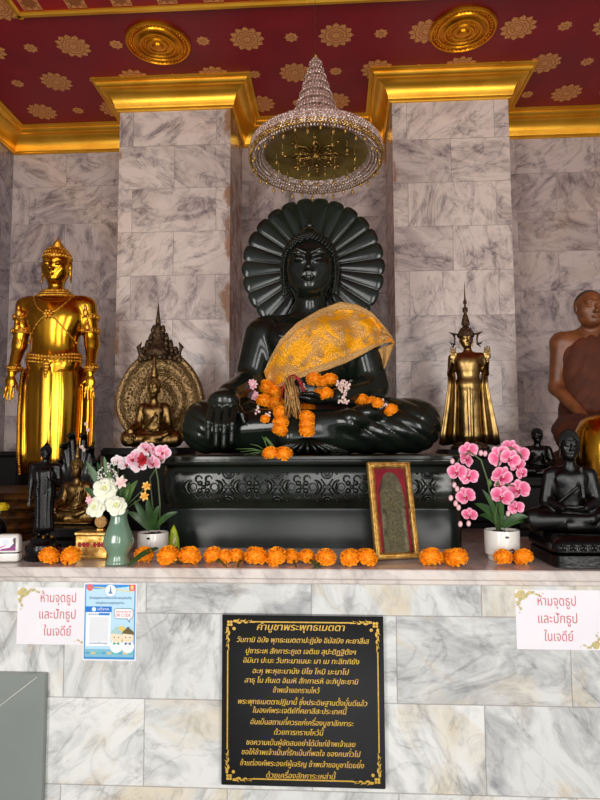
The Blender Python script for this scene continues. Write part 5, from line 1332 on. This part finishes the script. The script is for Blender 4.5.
# ================================================================ FRAMED AMULET
Yf = .16; q0 = at(398, 561, Yf); fr = thing('framed_amulet', 'gold framed grey stone amulet figure on red velvet, leaning at the pedestal', 'picture frame', (q0.x, Yf, ZL+.001), .24)
W2, H2 = .088, .374; ln = math.radians(15)
def FP(x, y, z): return (x, y*math.cos(ln)+z*math.sin(ln), z*math.cos(ln)-y*math.sin(ln)+.008)
def frame_loft(m, prof):
    rings = []
    for ins, y in prof: rings.append([FP(-W2+ins, y, ins), FP(W2-ins, y, ins), FP(W2-ins, y, H2-ins), FP(-W2+ins, y, H2-ins)])
    m.loft(rings, True, False)
m = MB(); frame_loft(m, [(0, .012), (0, -.006), (.003, -.010), (.008, -.012), (.011, -.008), (.013, -.008), (.016, -.012), (.020, -.010), (.026, 0)]); m.build('frame', 'frame_gold', fr, smooth=False)
m = MB()
for k in range(64):
    z = .006+(H2-.012)*k/63
    for s in (-1, 1): m.ball(FP(s*(W2-.006), -.0125, z), (.0026, .0026, .0026), 5, 4)
for k in range(28):
    x = -W2+.006+(2*W2-.012)*k/27
    for z in (.006, H2-.006): m.ball(FP(x, -.0125, z), (.0026, .0026, .0026), 5, 4)
m.build('beaded_edge', 'frame_gold', fr)['kind'] = 'stuff'
m = MB(); m.loft([[FP(-W2+.004, y, .004), FP(W2-.004, y, .004), FP(W2-.004, y, H2-.004), FP(-W2+.004, y, H2-.004)] for y in (.004, .011)]); m.build('velvet_backing', 'red_velvet', fr, smooth=False)
def arch(f, w=.050, h=.312, z0=.022):
    pts = []
    for k in range(33):
        t_ = k/32
        if t_ < .35: x, z = w*(1.0-.08*t_), h*.62*t_/.35
        else: a = (t_-.35)/.65; x, z = w*.97*math.cos(a*PI/2)**.85, h*(.62+.38*math.sin(a*PI/2))
        pts.append((x, z))
    full = pts+[(-x, z) for x, z in pts[::-1][1:]]
    return [FP(x*f, 0, z0+h*.5+(z-h*.5)*(1-(1-f)*.35)) for x, z in full]
def arch_r(f, y): return [(p[0], p[1]+y, p[2]) for p in arch(f)]
m = MB(); m.loft([arch_r(1, .003), arch_r(1, -.004), arch_r(.94, -.006), arch_r(.90, -.0035), arch_r(.5, -.003)]); m.build('amulet', 'amulet_grey', fr)
sp_ = standing_prims('none')+head_prims((0, -.004, .925), .150)+[Cc((s*.135, .005, .765), (s*.15, -.01, .60), .036, .028) for s in (-1, 1)]+[Cc((s*.15, -.01, .60), (-s*.02, -.07, .63), .027, .018) for s in (-1, 1)]+[Cc((0, .02, .06), (0, .02, .5), .115, .10, sq=.5)]
q = sdf_obj('amulet_figure', sp_, .012, 'amulet_grey', fr); q.scale = (.28, .17, .265); q.location = FP(0, -.007, .040); q.rotation_euler = (-ln, 0, 0)
m = MB(); m.ball(FP(.0, -.019, .205), (.009, .002, .005), 8, 5); m.ball(FP(-.008, -.019, .208), (.005, .002, .004), 8, 5); m.build('gold_leaf_patch', 'gold_leaf', fr)
m = MB(); m.loft([[FP(-W2+.018, y, .018), FP(W2-.018, y, .018), FP(W2-.018, y, H2-.018), FP(-W2+.018, y, H2-.018)] for y in (-.0290, -.0282)]); m.build('glass_pane', 'glass', fr, smooth=False)
# ================================================================ ORCHIDS
def blossom_mesh(seed, inner, outer, lipc, name='blossom'):
    rnd = random.Random(seed); mb = MB()
    def petal(ang, ln_, w, cup, y0):
        ca, sa = math.cos(ang), math.sin(ang)
        def P(s, t):
            r = ln_*(.06+.94*t); ww = w*math.sin(PI*min(1, .10+.86*t))**.62; x = (s-.5)*2*ww
            y = y0-cup*(t*t)*.5+.16*abs(x)*1.2+.02*math.sin(t*9+s*4)
            return (ca*r-sa*x, y, sa*r+ca*x)
        def cf(s, t):
            k = min(1, max(abs(s-.5)*2, t)**2.2); k2 = min(1, max(0, (.25-t)*3)); c = [inner[i]*(1-k)+outer[i]*k for i in range(3)]; c = [c[i]*(1-k2)+255*k2*.9 for i in range(3)]; return lin(c)
        mb.grid(P, 9, 9, cf)
    for a in (90, 215, 325): petal(math.radians(a), .95, .40, -.10, .05)
    for a in (12, 168): petal(math.radians(a), 1.05, .60, .10, 0)
    mb.col(lipc); mb.ball((0, -.12, -.16), (.14, .16, .22), 8, 6); mb.ball((.13, -.14, -.06), (.08, .12, .08), 6, 5); mb.ball((-.13, -.14, -.06), (.08, .12, .08), 6, 5)
    mb.col((250, 226, 160)); mb.ball((0, -.16, .03), (.07, .10, .07), 6, 5)
    me = mb.mesh(name, True, True); me.materials.append(MATS['petal']); return me
PK = [blossom_mesh(k, (226, 70, 124), (252, 206, 220), (190, 30, 84)) for k in range(2)]
def potted(name, label, u, vb, Y, rpx, hpx): 
    q = at(u, vb, Y); t = thing(name, label, 'potted plant', (q.x, Y, ZL)); r = rpx*mpp(Y); h = hpx*mpp(Y)
    m = MB(); m.lathe([(r*.80, .001), (r*.82, h*.14), (r*.97, h*.22), (r, h*.5), (r*1.0, h*.97), (r*.985, h), (r*.92, h), (r*.90, h*.88), (r*.02, h*.86)], seg=44); pot = m.build('pot', 'white_ceramic', t, auto=35)
    m = MB(); rnd = random.Random(4)
    for k in range(30): a = rnd.uniform(0, 6.28); d = r*.85*math.sqrt(rnd.random()); m.ball((d*math.cos(a), d*math.sin(a), h*.90), (.008, .008, .006), 6, 4)
    m.build('soil', 'soil', t)['kind'] = 'stuff'
    m = MB(); m.ball((r*.02, -r*1.0, h*.82), (r*.12, .0012, r*.07), 12, 6); m.build('sticker', 'plaque_black', pot)
    return t, h
Yo = .21; op, ph_ = potted('potted_orchid', 'pink blossoming orchid in a white pot between pedestal and black seated statue', 502.5, 557, Yo, 16.6, 28.5)
def loc(u, v, dy=0, t=None, Y=Yo): return at(u, v, Y+dy)-t.location
for a in (((497, 530), (492, 508), (488, 482), (481, 460), (470, 452), (459, 459), (453, 476), (456, 500)), ((499, 530), (496, 500), (497, 470), (501, 452), (511, 447), (521, 455), (524, 470)), ((500, 530), (503, 510), (501, 494), (506, 484), (514, 486), (519, 492)), ((498, 530), (495, 515), (499, 500), (502, 498))):
    m = MB(); m.tube([loc(u, v, -.03*math.sin(i*.6), op) for i, (u, v) in enumerate(a)], [.0035]*(len(a)-2)+[.0025, .0015], 7); m.build('stem', 'stem', op)
for i, (x, y, r, dz) in enumerate(((178, 140, 36, 0), (168, 180, 36, -.02), (125, 240, 38, -.02), (180, 262, 36, -.03), (165, 352, 38, -.03), (183, 438, 30, -.02), (322, 168, 44, -.03), (368, 132, 38, 0), (412, 160, 38, .01), (404, 208, 34, -.01), (424, 246, 26, 0), (332, 262, 44, -.04), (332, 352, 42, -.05), (410, 322, 42, -.03), (398, 405, 30, -.02), (370, 178, 38, -.05), (322, 300, 26, -.02))):
    u, v = 430+x/4.615, 420+y/4.615; p = loc(u, v, dz, op); o = link('blossom', PK[i % 2], op, p); s = r/4.615*mpp(Yo)*1.16; o.scale = (s, s, s); o.rotation_euler = (random.uniform(-.35, .35), random.uniform(-.6, .6), random.uniform(-.6, .6))
for x, y in ((255, 155), (235, 152), (112, 300), (125, 318), (118, 385), (132, 404), (103, 190), (96, 360), (360, 432), (140, 480), (178, 478)):
    m = MB(); p = loc(430+x/4.615, 420+y/4.615, -.01, op); m.ball((0, 0, 0), (.009, .008, .012), 8, 6); m.build('bud', 'pink_petal', op, loc=p)
for k, (x0, y0, x1, y1, w) in enumerate(((330, 490, 205, 385, .016), (335, 490, 455, 448, .014), (325, 495, 225, 440, .014), (330, 490, 318, 315, .011), (335, 490, 400, 400, .013), (320, 490, 240, 320, .010), (340, 495, 470, 470, .012))):
    m = MB(); a = loc(430+x0/4.615, 420+y0/4.615, 0, op); b = loc(430+x1/4.615, 420+y1/4.615, -.04 if k % 2 else .03, op); leaf_blade(m, a, b, w, (0, -.01, .018)); m.build('leaf', 'leaf', op)
for x, y, r in ((275, 290, .011), (310, 285, .010), (345, 320, .009)):
    m = MB(); m.ball((0, 0, 0), (r, r, r*1.5), 8, 6); m.build('bud', 'leaf_light', op, loc=loc(430+x/4.615, 420+y/4.615, -.02, op))
# left orchid
Yl = .24; ol, _ = potted('potted_orchid', 'white and crimson orchid in a white pot behind the celadon vase', 152.5, 554.5, Yl, 15.3, 23.5)
WP = [blossom_mesh(7, (232, 120, 156), (252, 240, 243), (170, 10, 50)), blossom_mesh(8, (246, 214, 222), (253, 246, 246), (200, 60, 100))]
for a in (((159, 530), (160, 505), (158, 480), (155, 464), (146, 456), (134, 460)), ((156, 530), (152, 500), (150, 478), (160, 462), (166, 458))):
    m = MB(); m.tube([loc(u, v, -.02*math.sin(i*.5), ol, Yl) for i, (u, v) in enumerate(a)], [.0035]*(len(a)-1)+[.0015], 7); m.build('stem', 'stem', ol)
for i, (u, v, r) in enumerate(((133, 459, 9), (141, 453, 9), (150, 450, 8), (158, 456, 9.5), (163, 452, 8), (153, 463, 8.5), (126, 464, 8), (118, 461, 7), (146, 448, 7), (139, 466, 8))):
    o = link('blossom', WP[(0, 1, 0, 0, 0, 0, 1, 1, 0, 1)[i]], ol, loc(u, v, -.01*i % .05-.03, ol, Yl)); s = r*mpp(Yl); o.scale = (s,)*3; o.rotation_euler = (random.uniform(-.5, .5), random.uniform(-.5, .5), random.uniform(-.5, .5))
m = MB()
for k in range(9): leaf_blade(m, (0, 0, 0), (.022*math.cos(k*.7), -.012, .026*math.sin(k*.7)), .009, (0, -.004, 0), 6)
m.build('crimson_bloom', 'red_thread', ol, loc=loc(143, 460, -.06, ol, Yl))
for u0, v0, u1, v1, w in ((152, 530, 148, 498, .014), (150, 530, 128, 512, .015), (154, 530, 178, 512, .013), (150, 530, 134, 500, .013), (153, 530, 160, 505, .012)):
    m = MB(); leaf_blade(m, loc(u0, v0, 0, ol, Yl), loc(u1, v1, -.03, ol, Yl), w, (0, -.01, .015)); m.build('leaf', 'leaf', ol)
# ================================================================ CELADON VASE AND BOUQUET
Yv = .075; vq = at(118, 567, Yv); mv = mpp(Yv)
vt = thing('celadon_vase', 'pale green celadon baluster vase holding the white flower bouquet', 'vase', (vq.x, Yv, ZL))
m = MB(); m.lathe([(12*mv, .001), (12.6*mv, .004), (12*mv, 3*mv), (9.5*mv, 8*mv), (10.5*mv, 11*mv), (14*mv, 17*mv), (15*mv, 23*mv), (13.5*mv, 30*mv), (10*mv, 38*mv), (8*mv, 45*mv), (8*mv, 49*mv), (9.5*mv, 53*mv), (8.6*mv, 53.6*mv), (7.2*mv, 50*mv), (6.5*mv, 44*mv), (.5*mv, 43*mv)], seg=48, fn=lambda a, z: 1+.012*math.cos(a*10)*(z > 9*mv)); m.build('body', 'celadon', vt)
V0 = vt.location
def vl(u, v, dy=0): return at(u, v, Yv+dy)
neck = Vector((V0.x, Yv, ZL+50*mv))
def rose(u, v, r, dy, label):
    p = vl(u, v, dy); rm = r*mpp(Yv); t = thing('white_flower', label, 'flower', p, 0, 'white roses in the celadon vase')
    m = MB(); rnd = random.Random(int(u))
    for L_i, (n, rad, op_, hh_) in enumerate(((7, 1.0, 1.15, .55), (6, .78, .8, .7), (5, .55, .5, .78), (4, .35, .28, .8))):
        for k in range(n):
            a = 2*PI*k/n+L_i*.5+rnd.uniform(-.1, .1)
            dz_, rl = rnd.uniform(-.12, .12), rnd.uniform(.88, 1.1)
            def P(s, t_, a=a, dz_=dz_, rl=rl):
                e = abs(s-.5)*2; aa = a+(s-.5)*2*PI/n*1.35; rr_ = rad*rl*(.18+.82*t_)*(1-.22*e*e*t_); y = -hh_*math.sin(min(1, t_*1.15)*PI*.5)*(1-.55*op_*t_*t_)+dz_*t_+.10*e*t_-.04*math.sin(s*9)*t_
                return (rr_*math.cos(aa)*rm, y*rm, rr_*math.sin(aa)*rm)
            def cf(s, t_): k_ = .25+.75*t_; return lin((206+40*k_, 208+40*k_, 150+82*k_))
            m.grid(P, 7, 6, cf)
    m.col((214, 214, 140)); m.ball((0, -.25*rm, 0), (.25*rm, .4*rm, .25*rm), 8, 6)
    o_ = m.build('petals', 'petal', t, col=True); o_.rotation_euler = (rnd.uniform(-.5, -.2), 0, rnd.uniform(-.3, .3))
    m = MB(); m.tube([(0, 0, 0), (neck-p)*.5+Vector((0, .02, .01)), neck-p-Vector((0, 0, .03))], .003, 6); m.build('stem', 'stem', t)
rose(105.5, 489.5, 12, -.03, 'cream white rose at the top of the vase bouquet'); rose(97, 508, 10.5, -.05, 'cream white rose at the lower left of the vase bouquet'); rose(117, 506, 10.5, -.06, 'cream white rose above the vase mouth, right of the pair')
fl = thing('bouquet_leaves', 'sprays of green leaves in the celadon vase behind the white roses', 'foliage', neck)
for k, (u, v, w) in enumerate(((86, 461, .013), (92, 468, .012), (97, 462, .013), (104, 456, .010), (84, 487, .012), (113, 462, .011), (124, 474, .014), (130, 482, .015), (133, 492, .015), (128, 500, .013), (121, 486, .014), (138, 480, .012), (93, 478, .011), (110, 470, .010))):
    m = MB(); b = vl(u, v, .02*(k % 3)-.02)-neck; a = Vector((0, 0, -.01))+b*.25; leaf_blade(m, a, b, w*1.1, (0, -.012, .01)); m.build('leaf', ('leaf', 'leaf_light')[k % 4 == 3], fl)
bb = thing('baby_breath', 'tiny white filler blossoms on thin stalks above the white roses', 'flowers', neck)
m = MB(); m2 = MB(); rnd = random.Random(5)
for k in range(34):
    p = vl(106+rnd.uniform(-7, 16), 471+rnd.uniform(-10, 14), -.03+rnd.uniform(-.02, .03))-neck; m.tube([p*.4, p], .0008, 4)
    for j in range(3): m2.ball(p+Vector([rnd.uniform(-.006, .006) for _ in range(3)]), (.0038, .0038, .0038), 6, 4)
m.build('stalks', 'stem', bb)['kind'] = 'stuff'; m2.build('blossoms', 'white_ceramic', bb)['kind'] = 'stuff'
def lily(u, v, r, label, mname, cat='flower', group=None):
    p = vl(u, v, -.05); rm = r*mpp(Yv); t = thing('small_flower', label, cat, p, 0, group); m = MB()
    for k in range(6): a = k*PI/3+.3; leaf_blade(m, (0, 0, 0), (rm*math.cos(a), -rm*.4, rm*math.sin(a)), rm*.3, (0, -.003, 0), 6)
    m.build('petals', mname, t); m = MB(); m.tube([(0, 0, 0), (neck-p)*.9], .002, 5); m.build('stem', 'stem', t)
lily(122, 482, 7, 'small white star flower right of the top white rose', 'jasmine'); lily(147, 486, 5, 'small yellow orange flower at the right of the bouquet, upper one', 'yellow_petal') if False else None
mat('yellow_petal', (236, 190, 92), 0, .5, (222, 150, 50), 60)
lily(147, 486, 5, 'small apricot flower at the right edge of the bouquet, upper of two', 'yellow_petal'); lily(145, 496, 5, 'small apricot flower at the right edge of the bouquet, lower of two', 'yellow_petal'); lily(90, 500, 4.5, 'small pink flower at the left edge of the bouquet', 'pink_petal')
# ================================================================ SMALL ITEMS
p = at(91, 558, .19); t = thing('gilt_box', 'small gilt casket with red painted panels behind the celadon vase', 'box', (p.x+.012, .20, ZL)); hw, hh2 = 17*mpp(.17), 24*mpp(.17)
m = MB(); m.box((0, 0, hh2*.5), (hw, .04, hh2*.499), .006); m.build('body', 'frame_gold', t, smooth=False)
for s in (-1, 1):
    m = MB(); 
    for k in range(3): x = s*hw*.45+(k-1)*hw*.24; m.box((x, -.041, hh2*.60), (hw*.085, .0016, hh2*.10), .001)
    m.box((s*hw*.45, -.0405, hh2*.6), (hw*.36, .0008, hh2*.035)); m.build('red_panel', 'red_thread', t, smooth=False)
m = MB(); m.box((0, 0, hh2+.004), (hw*1.04, .043, .006), .003); m.build('lid', 'frame_gold', t, smooth=False)
p = at(101, 527, .20); t = thing('gilt_shell_ornament', 'small round gilt ornament standing on the gilt casket', 'ornament', (p.x, .20, ZL+hh2+.0105)); m = MB()
m.lathe([(.002, -.006), (.014, -.007), (.022, -.003), (.026, .002), (.022, .006), (.002, .008)], seg=20); q = m.build('shell', 'brocade_border', t); q.rotation_euler = (PI/2, 0, 0); q.location = (0, 0, .036); m = MB(); m.box((0, 0, .005), (.014, .010, .005), .002); m.build('foot', 'frame_gold', t, smooth=False)
# air freshener
p = at(7, 562, .09); ma = mpp(.08); t = thing('air_freshener', 'white rounded air freshener box with purple label at the left edge', 'air freshener', (p.x, .10, ZL), .12)
m = MB(); m.loft([rrect(12*ma+a, .022+a, z*ma, .010) for a, z in ((-.008, .3), (-.002, 1.5), (0, 5), (-.001, 9))]); m.build('tray', 'white_ceramic', t, auto=40)
m = MB(); m.loft([rrect(11.5*ma+a, .020+a, z*ma, .010) for a, z in ((-.002, 9), (-.002, 10.4))]); m.build('seam', 'plaque_black', t)
m = MB(); m.loft([rrect(12*ma+a, .022+a, z*ma, .010) for a, z in ((-.001, 10.4), (0, 14), (-.002, 24), (-.006, 27), (-.012, 28))]); q = m.build('cover', 'white_ceramic', t, auto=40)
m = MB(); y = -.0228; mm2 = ma
def lp(pts, c): global y; y -= .00005; m.col(c); m.poly([(x*ma, y, z*ma) for x, z in pts])
lp(((-9, 12), (9, 12), (9.5, 25), (-9, 25)), (240, 236, 242)); lp(((-9, 12), (9, 12), (9, 18), (3, 15), (-4, 14)), (134, 30, 118)); lp(((2, 14), (9, 18), (9, 25), (6, 24), (7, 19)), (60, 34, 66)); lp(((-9, 13), (-2, 16), (2, 20), (-3, 17), (-9, 15)), (206, 130, 190)); lp(((4, 17), (5.5, 21), (7, 24), (5, 22)), (206, 190, 90)); lp([(-1+3.6*math.cos(k*.4), 20.5+2.6*math.sin(k*.4)) for k in range(16)], (214, 222, 232))
m.build('label', 'print', q, smooth=False, col=True)
# lime banana-leaf cone
p = at(173.5, 549, .30); mc = mpp(.30); t = thing('leaf_cone', 'bright lime green folded leaf cone standing beside the left orchid pot', 'leaf cone', (p.x, .30, ZL))
m = MB(); m.lathe([(5*mc, .0005), (6.2*mc, 6*mc), (5.6*mc, 14*mc), (3.4*mc, 22*mc), (.3*mc, 28*mc)], seg=20, sy=.6); m.build('cone', 'lime_leaf', t)
m = MB(); leaf_blade(m, (1*mc, -4.4*mc, 10*mc), (3*mc, -3.6*mc, 17*mc), .004, (0, -.001, 0)); m.build('white_fold', 'jasmine', t)
# yellow flower at the left edge
p = at(-5, 552, .45); t = thing('dark_flower_pot', 'dark pot at the extreme left edge holding a yellow flower', 'pot', (p.x, .45, ZL)); m = MB(); m.lathe([(.03, .001), (.04, .03), (.045, .08), (.035, .12), (.03, .12), (.005, .1)], seg=24); m.build('body', 'black_metal', t)
f = at(2.5, 507, .43); t2 = thing('yellow_flower', 'yellow flower at the extreme left edge of the altar', 'flower', f); o = link('bloom', MG[0].copy(), t2); o.data.materials[0] = MATS['lime_leaf'] if False else MATS['yellow_petal2'] if 'yellow_petal2' in MATS else mat('yellow_petal2', (222, 200, 30), 0, .6, (200, 170, 20), 30); o.scale = (.028, .028, .022)
m = MB(); m.tube([(0, 0, 0), (t.location.x-f.x, .02, ZL+.10-f.z)], .003, 6); m.build('stem', 'stem', t2)
# ================================================================ LIGHT, WORLD, CAMERA
def area(name, loc, tgt, sx, sy, power, col=(1, 1, 1)):
    l = bpy.data.lights.new(name, 'AREA'); l.shape = 'RECTANGLE'; l.size = sx; l.size_y = sy; l.energy = power; l.color = col
    o = bpy.data.objects.new(name, l); COL.objects.link(o); o.location = loc
    o.rotation_euler = (Vector(tgt)-Vector(loc)).to_track_quat('-Z', 'Y').to_euler(); return o
area('doorway_left', (-2.3, -4.3, 1.9), (0, 1.2, 1.9), .9, 2.6, 95, (1, .97, .93))
area('doorway_right', (2.2, -4.3, 1.9), (0, 1.2, 1.9), .9, 2.6, 80, (1, .97, .93))
area('doorway_centre', (0, -5.6, 2.6), (0, 1, 2.2), 1.6, 2.4, 80, (1, .98, .95))
area('daylight_low', (.4, -4.0, .9), (0, .5, 1.2), 3.0, 1.0, 26, (.97, .98, 1))
w = bpy.data.worlds.new('World'); SC.world = w; w.use_nodes = True
wt = w.node_tree; bgn = wt.nodes['Background']
tc = N(wt, 'ShaderNodeTexCoord'); sp = N(wt, 'ShaderNodeSeparateXYZ'); L(wt, tc.outputs['Generated'], sp.inputs[0])
rp = N(wt, 'ShaderNodeValToRGB'); cr = rp.color_ramp
cr.elements[0].position = .35; cr.elements[0].color = (.10, .095, .09, 1)
cr.elements[1].position = .5; cr.elements[1].color = (.85, .85, .83, 1)
e = cr.elements.new(.68); e.color = (.75, .78, .82, 1)
e = cr.elements.new(.9); e.color = (.35, .37, .4, 1)
L(wt, M_(wt, 'ADD', M_(wt, 'MULTIPLY', sp.outputs['Z'], .5), .5), rp.inputs['Fac']); L(wt, rp.outputs[0], bgn.inputs['Color']); bgn.inputs['Strength'].default_value = .45
cam = bpy.data.cameras.new('camera'); co = bpy.data.objects.new('camera', cam); COL.objects.link(co)
cam.sensor_fit = 'VERTICAL'; cam.sensor_height = 32; cam.lens = 32*F_PX/800; cam.clip_start = .05
Mx = Matrix((R_, U_, -F_)).transposed().to_4x4(); Mx.translation = Vector(CAM); co.matrix_world = Mx
SC.camera = co
SC.view_settings.view_transform = 'Standard'; SC.view_settings.look = 'None'; SC.view_settings.exposure = 0
SC.cycles.max_bounces = 6
